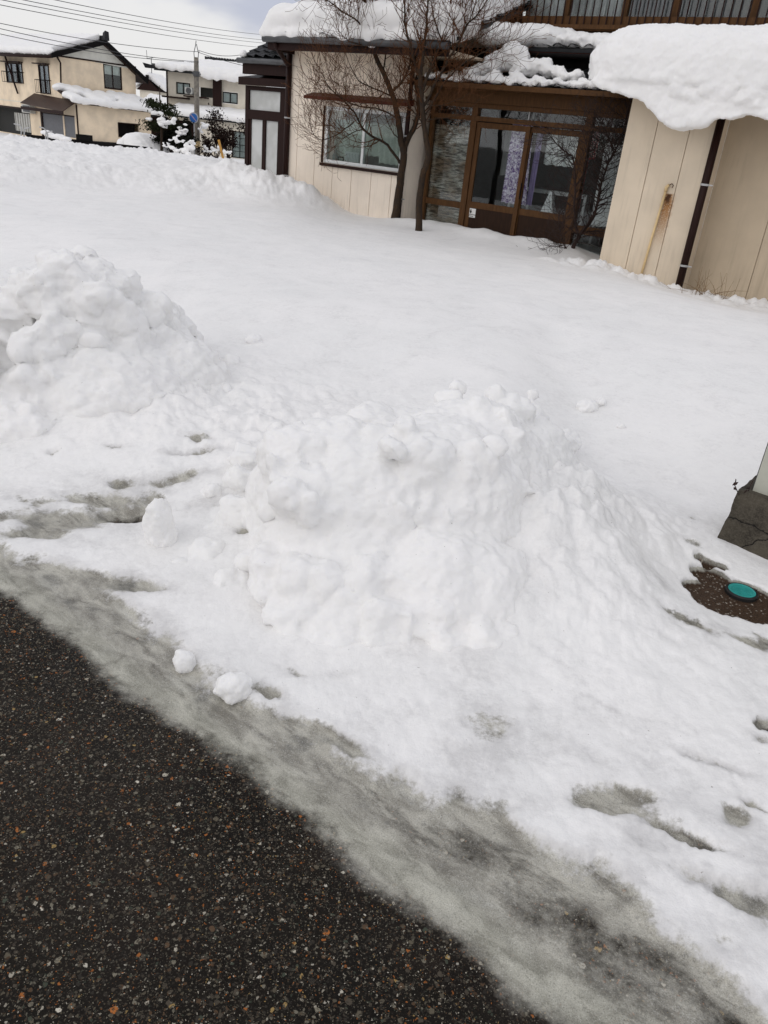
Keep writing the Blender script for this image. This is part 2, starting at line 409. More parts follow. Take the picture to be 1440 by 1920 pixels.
def window(parent, r, y, fmat, pmat, cols=2, rows=1, fw_=.05, name='window', depth=.06, behind=None, bm=None):
    x0, x1, z0, z1 = r; m = MB()
    m.box(x0, x1, y-depth/2, y+depth/2, z0, z0+fw_).box(x0, x1, y-depth/2, y+depth/2, z1-fw_, z1)
    m.box(x0, x0+fw_, y-depth/2, y+depth/2, z0+fw_, z1-fw_).box(x1-fw_, x1, y-depth/2, y+depth/2, z0+fw_, z1-fw_)
    for i in range(1, cols):
        c = x0+(x1-x0)*i/cols; m.box(c-fw_*.45, c+fw_*.45, y-depth/2+.004, y+depth/2-.004, z0+fw_, z1-fw_)
    for i in range(1, rows):
        c = z0+(z1-z0)*i/rows; m.box(x0+fw_, x1-fw_, y-depth/2+.010, y+depth/2-.010, c-fw_*.3, c+fw_*.3)
    w = m.build(name, fmat, parent)
    MB().box(x0+fw_*.6, x1-fw_*.6, y-.004, y+.004, z0+fw_*.6, z1-fw_*.6).build('pane', pmat, w)
    if behind:
        cloth(x0+.02, x1-.02, z0+.02, z1-.02, y+.07, .018, .11).build('inner_curtain', behind, w, smooth=True)
    return w
def cloth(x0, x1, z0, z1, y, amp, wl, top=None, taper=0.):
    m = MB(); nx = max(8, int((x1-x0)/wl*8)); nz = 6
    for j in range(nz+1):
        t = j/nz; z = z0+(z1-z0)*t; k = 1-taper*(1-t)
        for i in range(nx+1):
            x = x0+(x1-x0)*i/nx; xx = x0+(x-x0)*k
            m.v.append((xx, y+amp*math.sin(2*PI*x/wl+.7*math.sin(3*x))*(1.15-.4*t), z+(.008*math.sin(2*PI*x/wl) if j == 0 else 0)))
    for j in range(nz):
        for i in range(nx):
            a = j*(nx+1)+i; m.f.append((a, a+1, a+nx+2, a+nx+1))
    b = len(m.v); m.v += [(v[0], v[1]+.004, v[2]) for v in m.v]
    m.f += [tuple(b+i for i in reversed(f)) for f in m.f]
    return m

# ------------------------------------------------------------------ snow bodies: noisy lumps fused by a voxel remesh
def ico(sub):
    bm = bmesh.new(); bmesh.ops.create_icosphere(bm, subdivisions=sub, radius=1.); bm.verts.ensure_lookup_table()
    v = np.array([q.co[:] for q in bm.verts]); f = [tuple(q.index for q in p.verts) for p in bm.faces]; bm.free(); return v, f
ICO = {k: ico(k) for k in (2, 3, 4)}
def snowbody(name, blobs, voxel, mat=None, smooth=3, disp=((9., .02),), extra=None, parent=None, origin=None, floor=None, bill=True):
    """blobs: (centre, radii(3), rot_z, noise_amount)"""
    V = []; Fc = []; b = 0
    for c, r, rz, na in blobs:
        v, f = ICO[3 if max(r) > voxel*8 else 2]
        sd = RNG.uniform(0, 99, 3); d = 1+na*fbm(v[:, 0]*1.3+sd[0], v[:, 1]*1.3+sd[1], v[:, 2]*1.3+sd[2], 3)
        if na >= .4 and RNG.random() < .6:      # angular broken block
            vb = v/(np.abs(v)**4).sum(1)[:, None]**.25; A_ = np.linalg.qr(RNG.normal(size=(3, 3)))[0]; q = ((vb*d[:, None]*np.array([1.1, .85, .7])) @ A_)*np.array(r)
        elif na < 0:                            # rounded box, cut flat beneath
            vb = v/(np.abs(v)**3.4).sum(1)[:, None]**(1/3.4); q = vb*np.array(r); q[:, 2] = np.maximum(q[:, 2], na)
        else: q = v*d[:, None]*np.array(r)
        cs, sn = math.cos(rz), math.sin(rz)
        q = np.stack([q[:, 0]*cs-q[:, 1]*sn, q[:, 0]*sn+q[:, 1]*cs, q[:, 2]], 1)+np.array(c)
        V.append(q); Fc += [tuple(i+b for i in t) for t in f]; b += len(v)
    if extra is not None:
        for m in extra:
            V.append(np.array(m.v)); Fc += [tuple(i+b for i in t) for t in m.f]; b += len(m.v)
    me = bpy.data.meshes.new('tmp'); me.from_pydata(np.concatenate(V).tolist(), [], Fc); me.update()
    o = bpy.data.objects.new('tmp', me); COL.objects.link(o)
    m = o.modifiers.new('r', 'REMESH'); m.mode = 'VOXEL'; m.voxel_size = voxel
    if smooth: m = o.modifiers.new('s', 'SMOOTH'); m.iterations = smooth; m.factor = .5
    bpy.context.view_layer.update()
    dg = bpy.context.evaluated_depsgraph_get(); me2 = bpy.data.meshes.new_from_object(o.evaluated_get(dg))
    bpy.data.objects.remove(o); bpy.data.meshes.remove(me)
    n = len(me2.vertices); co = np.empty(n*3); me2.vertices.foreach_get('co', co); co = co.reshape(-1, 3)
    nr = np.empty(n*3); me2.vertex_normals.foreach_get('vector', nr); nr = nr.reshape(-1, 3)
    d = np.zeros(n)
    for fq, am in disp: d += am*fbm(co[:, 0]*fq, co[:, 1]*fq, co[:, 2]*fq, 4, bill=bill)
    co = co+nr*d[:, None]
    if origin is None: origin = np.array([*co.mean(0)[:2], co[:, 2].min()])
    me2.vertices.foreach_set('co', (co-origin).ravel()); me2.name = name
    me2.polygons.foreach_set('use_smooth', [True]*len(me2.polygons))
    me2.materials.clear(); me2.materials.append(mat or M['snow']); me2.update()
    o = bpy.data.objects.new(name, me2); COL.objects.link(o)
    o.location = origin; o['kind'] = 'thing'
    if parent: o.parent = parent
    return o

# ================================================================== GROUND
NX, NYv = .58, .814
def sdist(x, y): return NX*x + NYv*(y-1.33)
PATCH = [  # thin, grey melted spots: centre, radii, rotation, strength
    (*Z(235, 977)[:2], .10, .055, 0., 1.0), (*Z(190, 950)[:2], .16, .05, .1, .50), (*Z(100, 985)[:2], .22, .07, -.1, .45), (*Z(330, 930)[:2], .22, .05, .2, .42),
    (*Z(60, 1010)[:2], .16, .07, 0., .45), (*Z(365, 895)[:2], .16, .03, .2, .5), (*Z(370, 877)[:2], .07, .022, .0, .7), (*Z(220, 925)[:2], .06, .03, 0, .45),
    (*Z(65, 812)[:2], .08, .02, 0, .6), (*Z(100, 872)[:2], .04, .02, 0, .5), (*Z(222, 878)[:2], .06, .02, 0, .5),
    (*Z(455, 1025)[:2], .05, .03, 0, .55),
    (*Z(1150, 1500)[:2], .13, .04, -.05, .42), (*Z(1090, 1515)[:2], .06, .03, -.05, .25), (*Z(1180, 1530)[:2], .12, .025, -.1, .25),
    (*Z(1375, 1540)[:2], .05, .035, 0., .5), (*Z(1410, 1520)[:2], .05, .014, -.4, .5), (*Z(1290, 1580)[:2], .10, .025, -.4, .5), (*Z(990, 1590)[:2], .09, .03, -.5, .28), (*Z(930, 1560)[:2], .05, .03, -.3, .25),
    (*Z(640, 1400)[:2], .10, .025, -.5, .5), (*Z(510, 1310)[:2], .07, .025, -.3, .5), (*Z(560, 1270)[:2], .07, .03, -.3, .35), (*Z(640, 1270)[:2], .06, .02, .2, .3),
    (*Z(230, 1100)[:2], .16, .05, -.3, .5), (*Z(290, 1110)[:2], .08, .03, -.2, .5),
    (*Z(1295, 1040)[:2], .06, .05, 0, .40), (*Z(1290, 990)[:2], .04, .03, 0, .35), (*Z(1230, 1120)[:2], .10, .05, -.6, .35), (*Z(1290, 1190)[:2], .13, .04, -.5, .5), (*Z(1400, 1215)[:2], .12, .04, -.5, .5),
    (*Z(1442, 1378)[:2], .035, .035, -.5, 1.0), (*Z(1425, 1400)[:2], .05, .02, -.6, .4), (*Z(1350, 1450)[:2], .10, .02, -.5, .35), (*Z(1290, 1430)[:2], .06, .014, -.6, .25), (*Z(1160, 1345)[:2], .12, .012, -.35, .22),
    (*Z(1436, 1215)[:2], .03, .03, 0, .9), (*Z(1420, 1200)[:2], .015, .012, 0, .9),
    (*Z(1400, 1700)[:2], .14, .04, -.6, .35), (*Z(1300, 1660)[:2], .12, .03, -.5, .3), (*Z(1250, 1800)[:2], .10, .03, -.6, .4)]
DIRT = [(*Z(1420, 1130)[:2], .16, .12, -.6), (*Z(1340, 1140)[:2], .12, .08, -.6), (*Z(1330, 1065)[:2], .09, .04, -.4), (*Z(1350, 1120)[:2], .16, .13, -.5), (*Z(1310, 1110)[:2], .09, .08, -.5), (*Z(1390, 1150)[:2], .14, .08, -.6), (*Z(1330, 1085)[:2], .11, .07, -.2), (*Z(1400, 1140)[:2], .16, .08, -.7), (*Z(1440, 1150)[:2], .12, .09, -.7), (*Z(1395, 1108)[:2], .12, .07, -.5)]
def cover(x, y):
    s = sdist(x, y)
    w = fbm(x*1.7+5, y*1.7, 0, 4)*.08
    e = fbm(x*5+9, y*5, 2., 4)
    sl = s + w*.5
    wid = .165 + .13*ss((x-.0)/.5)*ss((1.2-x)/.5) + .05*gauss(x, y, -1.05, 2.5, .2, .3) - .04*ss((-1.2-x)/.3)
    c = .46*ss((sl+.04+.035*e+w*.35)/.15) + .54*ss((s+w*1.7-wid+.07*e)/.20)
    c = c + .05*e*ss(c*3)
    # thin snow over the driveway apron
    c -= .25*ss((1.25-s)/.6)*ss(s/.3)*ss((x+.1)/.5)*np.clip(.45+1.5*fbm(x*4.1, y*5.1, 7., 5), 0, 1)
    for cx, cy, rx, ry, st in ((-1.45, 3.02, .55, .20, .26), (-.95, 3.15, .4, .16, .22)): c = c-st*gauss(x, y, cx, cy, rx, ry)*np.clip(.6+1.5*fbm(x*5, y*7, 11., 4), 0, 1.3)
    xw = x+.05*fbm(x*8, y*8, 3, 4)+.012*fbm(x*45, y*45, 5, 3); yw = y+.035*fbm(x*8+40, y*8, 3, 4)+.008*fbm(x*45, y*45, 8, 3)
    cc = .25+.75*ss((c-.42)/.3)
    for cx, cy, rx, ry, a, st in PATCH: c = c-st*.85*cc*gauss(xw, yw, cx, cy, rx, ry, a)
    d = np.zeros_like(c)
    for cx, cy, rx, ry, a in DIRT: d = np.maximum(d, gauss(x, y, cx, cy, rx, ry, a)*1.5)
    d = ss((d-.62+.25*e)/.25)
    c = c*(1-d) + .02*d
    return np.clip(c, 0, 1.15), d
def height(x, y):
    s = sdist(x, y); r = np.hypot(x, y)
    c, d = cover(x, y) if np.size(x) < 3e6 else (np.ones_like(x), 0)
    h = .35*ss((s-1.15-1.25*ss((x-.55)/.75))/3.0)
    # thin layer of trodden snow on ice
    lay = .030*ss((c-.5)/.35)
    near = ss((2.8-s)/1.5)*ss((c-.55)/.3)
    h = h + lay + near*(.020*fbm(x*2.6, y*2.6, 1, 3) + .006*fbm(x*8, y*8, 1, 4, bill=True) + .0035*fbm(x*24, y*24, 4, 3))
    h += .006*ss(s/.1)*(1-ss((c-.5)/.3))*(.6+fbm(x*9, y*9, 3, 3))
    # skirts of loose snow round the heaps
    sk = gauss(x, y, .55, 3.0, .85, .75) + .9*gauss(x, y, -1.9, 4.2, 1.5, 1.0) + .5*gauss(x, y, -.4, 3.6, .9, .6)
    sk = np.clip(sk, 0, 1)
    h += sk*ss((s-.7)/1.0)*(.05 + .075*fbm(x*2.6+3, y*2.6, 9, 4, bill=True) + .03*fbm(x*9, y*9, 9, 3, bill=True))
    cone = .24*gauss(x, y, -2.1, 4.35, 1.15, .80) + .17*gauss(x, y, .08, 2.98, .72, .52) + .13*gauss(x, y, .72, 2.95, .42, .50) + .08*gauss(x, y, -.75, 3.7, .8, .6)
    h += cone*ss((s-.50)/.7)*(1+.45*fbm(x*3.5, y*3.5, 6., 3)+.10*fbm(x*12, y*12, 6., 4))
    h += .16*gauss(x, y, .98, 3.35, .42, .5, .5)*(1+.5*fbm(x*5, y*5, 2., 3, bill=True))
    h *= 1-.9*gauss(x, y, 1.50, 2.90, .42, .34, -.5)
    # gentle undulation of the deep yard snow
    deep = ss((s-3)/2)*ss((19-y)/4)
    h += deep*(.035*fbm(x*.45, y*.45, 5, 3) + .006*fbm(x*3, y*3, 5, 3))
    h -= (.10+.06*gauss(x, y, 2.7, 12., .8, .8))*ss((y-8)/4.5)*ss((x+2.2)/1.2)*ss((3.9-x)/1.2)*ss((17-y)/1.)
    # lower towards the right-hand wall
    h -= .27*ss((x-2.5)/1.5)*ss((y-7)/4)*ss((16-y)/2)
    # small ridge of slid snow along the front wall
    u = (x-B0[0])*.829-(y-B0[1])*.559; o = -((x-B0[0])*.559+(y-B0[1])*.829)
    h += .11*np.exp(-((o-.45)/.4)**2)*ss((u+2.6)/1)*ss((1.9-u)/.6)*(1+.9*fbm(u*1.6, o*1.6, 3, 3))
    h += .10*np.exp(-((o-1.75)/.35)**2)*ss((u-1.4)/.5)*(.6+1.8*fbm(u*3.0, o*3., 3, 4, bill=True))
    # ploughed bank
    toe = 13.4+.75*(x+4.2); toe = np.where(x < -9, 9.8, toe)+.9*fbm(x*.5, y*.1, 2, 2)
    side = ss((-2.2-x)/1.6)
    q = ss((y-toe)/2.6)*side
    rough = q*ss((40-y)/15)
    bank = q*(.30+.07*ss((y-toe-2)/3))*ss((30-y)/10)
    h += bank + rough*ss((24-y)/5)*(.35+1.1*ss(.5+1.6*fbm(x*.28+4, y*.22, 3., 3)))*(.13*fbm(x*.95, y*.6, 1, 4)+.10*fbm(x*2.6, y*1.6, 2, 4, bill=True)+.05*fbm(x*9, y*9, 2, 3, bill=True))
    # heap at the house corner
    hp = gauss(x, y, -2.75, 15.3, .62, .9) + .62*gauss(x, y, -1.95, 15.25, .45, .5) + .55*gauss(x, y, -3.6, 16.1, .7, .8)
    h += hp*(.40+.16*fbm(x*2.3, y*2.3, 8, 4, bill=True)+.05*fbm(x*7, y*7, 2, 3, bill=True))
    # land falls away beyond
    h -= 1.15*ss((y-20)/12) + .5*ss((y-48)/25)
    h = np.where(s < 0, 0*h, h*ss(s/.15))
    h = h*(1-d) - .004*d
    # hollows of the melted spots
    for cx, cy, rx, ry, a, st in PATCH[:1]: h -= .03*gauss(x, y, cx, cy, rx, ry, a)
    return h
B0 = Z(960, 432, .4)
def ground():
    ang = np.concatenate([np.linspace(-180, -52, 130, endpoint=False), np.linspace(-52, 48, 900, endpoint=False), np.linspace(48, 180, 130, endpoint=False)])
    rr = [.02, .2, .4, .55]
    while rr[-1] < 5: rr.append(rr[-1]*1.0052)
    while rr[-1] < 30: rr.append(rr[-1]*1.0060)
    while rr[-1] < 900: rr.append(rr[-1]*1.06)
    rr = np.array(rr); A, R_ = np.meshgrid(np.radians(ang), rr, indexing='xy')
    X = R_*np.sin(A); Y = R_*np.cos(A)
    x, y = X.ravel(), Y.ravel()
    c, d = cover(x, y); z = height(x, y)
    nr, na = X.shape
    i = np.arange(nr-1)[:, None]; j = np.arange(na)[None, :]; j2 = (j+1) % na
    fc = np.stack([i*na+j, (i+1)*na+j, (i+1)*na+j2, i*na+j2], -1).reshape(-1, 4)[:, ::-1]
    s = sdist(x, y); fm = s[fc].mean(1)
    for name, sel in (('road', fm < .02), ('snow_ground', fm >= .02)):
        ff = fc[sel]; used, inv = np.unique(ff, return_inverse=True); ff = inv.reshape(-1, 4)
        me = bpy.data.meshes.new(name); nv = len(used); nf = len(ff)
        me.vertices.add(nv); me.vertices.foreach_set('co', np.stack([x[used], y[used], z[used]], 1).ravel())
        me.loops.add(nf*4); me.loops.foreach_set('vertex_index', ff.ravel().astype(np.int32))
        me.polygons.add(nf); me.polygons.foreach_set('loop_start', np.arange(nf, dtype=np.int32)*4)
        me.polygons.foreach_set('loop_total', np.full(nf, 4, np.int32)); me.update(calc_edges=True)
        me.polygons.foreach_set('use_smooth', [True]*nf)
        for an, arr in (('cov', c), ('dirt', d)):
            at_ = me.attributes.new(an, 'FLOAT', 'POINT'); at_.data.foreach_set('value', arr[used].astype(np.float32))
        me.materials.append(M['ground']); me.validate()
        o = bpy.data.objects.new(name, me); COL.objects.link(o); tag(o, kind='structure')
ground()
def gh(x, y): return float(height(np.array([x], float), np.array([y], float))[0])

# ------------------------------------------------------------------ near snow heaps
def main_pile():
    bl = []
    def B(px, py, z, r, na=.35, dz=0.):
        p = Z(px, py, z); rr = r if hasattr(r, '__len__') else (r, r, r*.9); bl.append(((p[0], p[1], p[2]+dz), rr, RNG.uniform(0, 3), na))
    # broad core of the heap
    for (x, y, z, rx, ry, rz_) in ((-.10, 2.95, .22, .42, .42, .34), (.20, 3.05, .25, .42, .42, .36), (.38, 3.35, .26, .38, .40, .34), (-.30, 3.0, .18, .30, .38, .34),
                                   (.05, 3.35, .2, .45, .40, .34), (.62, 3.55, .2, .32, .34, .30), (-.1, 2.72, .12, .42, .28, .26), (.25, 2.62, .08, .36, .30, .25), (.0, 2.5, .0, .44, .24, .14), (.35, 2.42, .0, .26, .2, .10)):
        bl.append(((x, y, z), (rx, ry, rz_), 0., .15))
    # squarish upper block
    for px, py, z, r in ((560, 830, .50, .17), (640, 820, .52, .17), (720, 830, .52, .17), (800, 850, .53, .16), (880, 850, .54, .14), (580, 900, .42, .15), (660, 900, .42, .16), (740, 900, .42, .16), (820, 900, .42, .15),
                         (900, 780, .55, .15), (950, 760, .55, .13), (830, 790, .52, .15), (985, 760, .50, .12), (540, 880, .38, .12), (700, 790, .50, .16), (600, 800, .47, .14)):
        B(px, py, z, r, .3, -.08)
    # clumps along the crest and down the shaded right flank
    for px, py, z, r in ((930, 730, .62, .055), (945, 770, .60, .06), (1000, 730, .56, .040), (985, 765, .55, .07), (860, 720, .56, .05), (840, 745, .56, .07), (900, 760, .6, .07), (930, 830, .60, .05), (890, 840, .58, .05), 
                         (985, 820, .45, .06), (1010, 800, .42, .055), (965, 860, .42, .06), (940, 900, .42, .06), (925, 960, .32, .06), (905, 950, .38, .05), (955, 930, .30, .07), (915, 1010, .25, .06), (940, 1025, .2, .05), (1000, 880, .32, .09), (1030, 850, .25, .10),
                         (1060, 820, .22, .10), (990, 960, .2, .10), (760, 800, .60, .07), (735, 830, .6, .06), (700, 805, .58, .05), (640, 790, .56, .05), (560, 790, .53, .04), (520, 800, .5, .05), (790, 830, .6, .05), (760, 840, .58, .04)):
        B(px, py, z, r*.92, .5, -.022)
    # overhanging lip of the front face, with the hollow beneath
    for px, py, z, r in ((545, 930, .40, .085), (580, 950, .38, .07), (620, 965, .35, .06), (560, 900, .42, .07), (660, 970, .34, .05), (700, 940, .37, .08), (750, 950, .36, .09), (800, 960, .34, .09), (840, 970, .34, .07), (870, 960, .36, .06), (510, 900, .34, .07), (520, 950, .3, .07)):
        B(px, py, z, r, .4)
    # lower shoulders and apron
    for px, py, z, r in ((520, 1050, .18, .09), (560, 1080, .16, .11), (610, 1090, .15, .12), (680, 1080, .16, .13), (750, 1050, .2, .12), (820, 1040, .22, .11), (870, 1050, .2, .09), (600, 1040, .2, .08), (500, 1100, .1, .08),
                         (650, 1150, .08, .12), (720, 1170, .07, .12), (800, 1150, .08, .13), (860, 1130, .09, .13), (900, 1190, .04, .10), (840, 1210, .02, .09), (760, 1210, .02, .06), (930, 1150, .05, .1), (560, 1160, .05, .10), (830, 1110, .16, .05), (800, 1120, .14, .05), (600, 1200, .01, .08),
                         (440, 960, .12, .09), (400, 920, .10, .06), (410, 990, .05, .07), (450, 900, .15, .09), (470, 860, .2, .1), (480, 980, .14, .05), (470, 1040, .1, .055),(390,1040,.02,.09),(430,1100,.0,.1),(340,1060,-.01,.09)):
        B(px, py, z, r, .4, -.02)
    # chunks on the slope to the right
    for px, py, z, r in ( (1080, 900, .2, .1), (1060, 980, .12, .09), (1080, 930, .12, .08), (1050, 1060, .06, .08), (980, 1040, .1, .08), (1010, 1090, .04, .07), (1120, 1000, .07, .06)):
        if px > 1040: continue
        if 0:
            for it in range(5): q = Z(px, py, z); z = gh(q[0], q[1])+.02*r
            r *= .5
        B(px, py, z, r, .5)
    for k in range(70):
        a = RNG.uniform(0, 1); px = RNG.uniform(500, 1000); py = RNG.uniform(800, 1180); z = np.interp(py, [790, 880, 990, 1200], [.56, .46, .24, .02])
        B(px, py, z, RNG.uniform(.022, .055), .5, -.01)
    o = snowbody('snow_pile', bl, .0105, smooth=2, disp=((4., .030), (12., .018), (34., .010), (85., .0045)), bill=False)
    tag(o, 'large blocky heap of shovelled snow in the middle foreground', 'snow pile', 'shovelled snow heaps')
main_pile()
def left_pile():
    bl = []
    for (x, y, z, rx, ry, rz_) in ((-1.95, 4.55, .25, .6, .5, .42), (-2.3, 4.7, .2, .7, .6, .50), (-1.75, 4.3, .15, .55, .5, .35), (-2.9, 4.7, .1, .7, .6, .50), (-1.45, 4.55, .15, .42, .4, .32), (-2.2, 4.0, .02, .7, .45, .26), (-3.3, 4.4, .1, .7, .7, .4), (-1.3, 4.2, .0, .45, .4, .2)):
        bl.append(((x, y, z), (rx, ry, rz_), 0., .2))
    def B(px, py, z, r, na=.5): p = Z(px, py, z); bl.append((tuple(p), (r, r, r*.9), RNG.uniform(0, 3), na))
    for px, py, z, r in ((120, 520, .78, .14), (150, 505, .80, .10), (185, 520, .78, .11), (215, 540, .72, .12), (235, 550, .68, .09), (90, 550, .70, .16), (50, 570, .62, .16), (20, 590, .56, .15), (160, 560, .68, .18), (200, 590, .6, .18),
                         (318, 590, .46, .10), (330, 620, .38, .12), (345, 655, .26, .07), (300, 600, .46, .13), (270, 600, .52, .16), (350, 640, .26, .09), (310, 640, .36, .15), (330, 670, .22, .14), (140, 620, .5, .14), (90, 640, .48, .15), (50, 650, .4, .14), (180, 640, .48, .10), (240, 650, .42, .15), (290, 660, .36, .14),
                         (110, 700, .32, .14), (60, 720, .28, .12), (170, 710, .28, .12), (230, 720, .24, .13), (290, 730, .2, .12), (350, 730, .15, .12), (130, 770, .15, .11), (60, 780, .15, .09), (20, 740, .2, .12), (0, 680, .3, .15), (-40, 620, .45, .2), (-80, 700, .3, .2), (430, 690, .18, .09), (400, 710, .16, .08),(420,760,.1,.1)):
        B(px, py, z, r)
    for k in range(130):
        py = RNG.uniform(520, 800); px = RNG.uniform(-60, min(350, 200+(py-500)*1.2)); z = np.interp(py, [480, 560, 660, 820], [.8, .66, .40, .06])-.06-max(0, (px-230)/500.)
        B(px, py, z, RNG.uniform(.03, .085))
    o = snowbody('snow_pile', bl, .016, smooth=1, disp=((2.6, .07), (7., .045), (20., .024), (50., .010)), bill=False)
    tag(o, 'rough peaked heap of clumpy snow at the left edge of the yard', 'snow pile', 'shovelled snow heaps')
left_pile()
def chunk(px, py, r, label, na=.35):
    z = 0.
    for it in range(8): p = Z(px, py, z); z = gh(p[0], p[1])
    p[2] = z-(.45 if z > .1 else .12)*r[2]
    bl = [((p[0], p[1], p[2]+r[2]*.75), r, RNG.uniform(0, 3), na), ((p[0]+r[0]*.3, p[1], p[2]+r[2]*.35), (r[0]*.8, r[1]*.8, r[2]*.5), 0, na)]
    o = snowbody('snow_chunk', bl, .006, smooth=1, disp=((22., .008), (60., .003)))
    tag(o, label, 'snow chunk', 'loose lumps of snow')
chunk(300, 1015, (.068, .06, .125), 'upright rounded lump of snow beside the dark melted hole')
chunk(345, 1252, (.038, .035, .042), 'small pointed lump of snow lying on the grey ice')
chunk(436, 1300, (.058, .050, .048), 'round ball of snow lying at the edge of the grey ice')
chunk(475, 640, (.06, .05, .035), 'pale lump of snow alone on the smooth yard right of the rough peaked heap')
chunk(1100, 765, (.085, .06, .045), 'broken snow block on the slope behind the right end of the large heap', .5)
chunk(1126, 755, (.05, .04, .035), 'smaller broken snow block touching the one behind the right end of the heap', .5)
chunk(1165, 800, (.03, .03, .018), 'small flat crumb of snow farthest right on the yard slope')
chunk(398, 925, (.045, .04, .04), 'small lump of snow at the left foot of the large heap')

# ================================================================== MAIN HOUSE
HF = Frame(B0, 124)
hz = thing('house', (B0[0], B0[1], 0), HF.rz, 'tan sided house with brown glazed entrance and snow laden roofs', 'house')
AO, BO, CO, DO = .45, 0., 1.4, .9          # how far each wall face stands forward
ua0 = HF.at(545, 200, AO)[0]; ua1 = -1.99
wa = HF.rect(612, 199, 760, 322, AO); wa = (wa[0], ua1-.11, 1.08, 2.02)
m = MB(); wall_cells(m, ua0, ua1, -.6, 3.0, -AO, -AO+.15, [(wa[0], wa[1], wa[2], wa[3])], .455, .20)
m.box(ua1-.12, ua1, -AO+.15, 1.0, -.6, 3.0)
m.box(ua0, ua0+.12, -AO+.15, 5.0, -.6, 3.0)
m.build('wall', M['siding_lit'], hz)
# window of wall A
w = window(hz, (wa[0]+.005, wa[1]-.005, wa[2]+.005, wa[3]-.005), -AO+.03, M['white'], M['glass'], 2, 1, .055)
MB().box(wa[0]-.05, wa[1]+.05, -AO-.05, -AO-.002, wa[2]-.055, wa[2]-.005).build('sill', M['dkbrown'], w)
MB().box(wa[0]-.05, wa[0]-.012, -AO-.02, -AO-.001, wa[2], wa[3]).build('side_trim', M['dkbrown'], w)
MB().box(wa[1]+.012, wa[1]+.05, -AO-.02, -AO-.001, wa[2], wa[3]).build('side_trim', M['dkbrown'], w)
aw = MB(); aw.hexa([(wa[0]-.33, -AO-.26, 2.10), (wa[1]+.14, -AO-.26, 2.10), (wa[1]+.14, -AO-.002, 2.12), (wa[0]-.33, -AO-.002, 2.12), (wa[0]-.33, -AO-.26, 2.15), (wa[1]+.14, -AO-.26, 2.15), (wa[1]+.14, -AO-.002, 2.22), (wa[0]-.33, -AO-.002, 2.22)])
aw.build('awning', M['redbrown'], hz)
# room behind the window
MB().box(wa[0]-.3, wa[1]+.08, .5, .55, .9, 2.3).box(wa[0]-.3, wa[1]+.08, -AO+.16, .5, wa[2]-.06, wa[2]-.015).box(wa[0]-.3, wa[1]+.08, -AO+.16, .5, 2.2, 2.25).build('room_lining', M['shelf'], hz)
xm = (wa[0]+wa[1])/2
for a, b, z0 in ((wa[0]+.02, xm-.12, 1.10), (xm-.16, xm+.28, 1.28), (xm+.22, wa[1]-.02, 1.18)):
    o = cloth(a, b, z0, 1.82, -AO+.22+RNG.uniform(0, .03), .022, .13).build('net_curtain', M['curtain'], None, smooth=True); o.location = hz.location; o.rotation_euler = hz.rotation_euler
    tag(o, {0: 'pale net curtain behind left half of the white framed window', 1: 'pale net curtain crossing the middle of the white framed window', 2: 'pale net curtain behind right half of the white framed window'}[[wa[0]+.02, xm-.16, xm+.22].index(a)], 'curtain', 'net curtains in the white framed window')
def place(mb, name, mat, **kw):
    o = mb.build(name, mat, None, **kw); o.location = hz.location; o.rotation_euler = hz.rotation_euler; return o
bk = MB(); bx0 = wa[0]+.42
for k in range(9): bk.box(bx0+k*.036, bx0+k*.036+.026, -AO+.11, -AO+.125, 1.10, 1.30)
bk.box(bx0-.01, bx0+.33, -AO+.108, -AO+.127, 1.285, 1.31).box(bx0, bx0+.32, -AO+.13, -AO+.19, 1.10, 1.29)
tag(place(bk, 'basket', M['blindwhite']), 'white slatted basket standing on the inside sill of the white framed window', 'basket')
tag(place(MB().tube([(wa[0]+.16, -AO+.14, 1.10), (wa[0]+.16, -AO+.14, 1.22), (wa[0]+.16, -AO+.14, 1.25), (wa[0]+.16, -AO+.14, 1.31)], [.05, .05, .03, .03], 12), 'bottle', M['curtgrey'], smooth=True), 'grey bottle on the inside sill left of the white basket', 'bottle')
m = MB(); m.box(wa[0]+.24, wa[0]+.26, -AO+.12, -AO+.13, 1.10, 1.21).box(wa[0]+.36, wa[0]+.38, -AO+.12, -AO+.13, 1.10, 1.21).box(wa[0]+.26, wa[0]+.36, -AO+.12, -AO+.13, 1.19, 1.21).box(wa[0]+.26, wa[0]+.36, -AO+.12, -AO+.13, 1.10, 1.12)
tag(place(m, 'picture_frame', M['black']), 'small black frame standing between the bottle and the white basket', 'picture frame')

# corner downpipes
def pipe(u, off, z0, z1, label, r=.04, mat='dkbrown'):
    p = HF.w(u, off, 0); t = thing('downpipe', (p[0], p[1], 0), HF.rz, label, 'downpipe', 'brown downpipes on the tan house')
    MB().tube([(0, 0, z0), (0, 0, z1)], r, 12).build('pipe', M[mat], t, smooth=True)
    for z in (z0+.55, z0+1.55):
        MB().tube([(0, 0, z), (0, 0, z+.025)], r+.006, 12).box(r*.5, r+.05, -.008, .008, z+.004, z+.020).build('bracket', M['steel'], t)
pipe(ua0-.03, AO+.05, .2, 2.95, 'thick dark brown downpipe at the left corner beside the glazed porch', .052)
pipe(ua1-.02, AO+.06, .1, 2.85, 'dark brown downpipe between the white framed window and the glazed entrance', .035)

pipe(3.36, CO+.045, -.1, 2.3, 'dark brown downpipe at the right corner under the overhanging snow', .05)

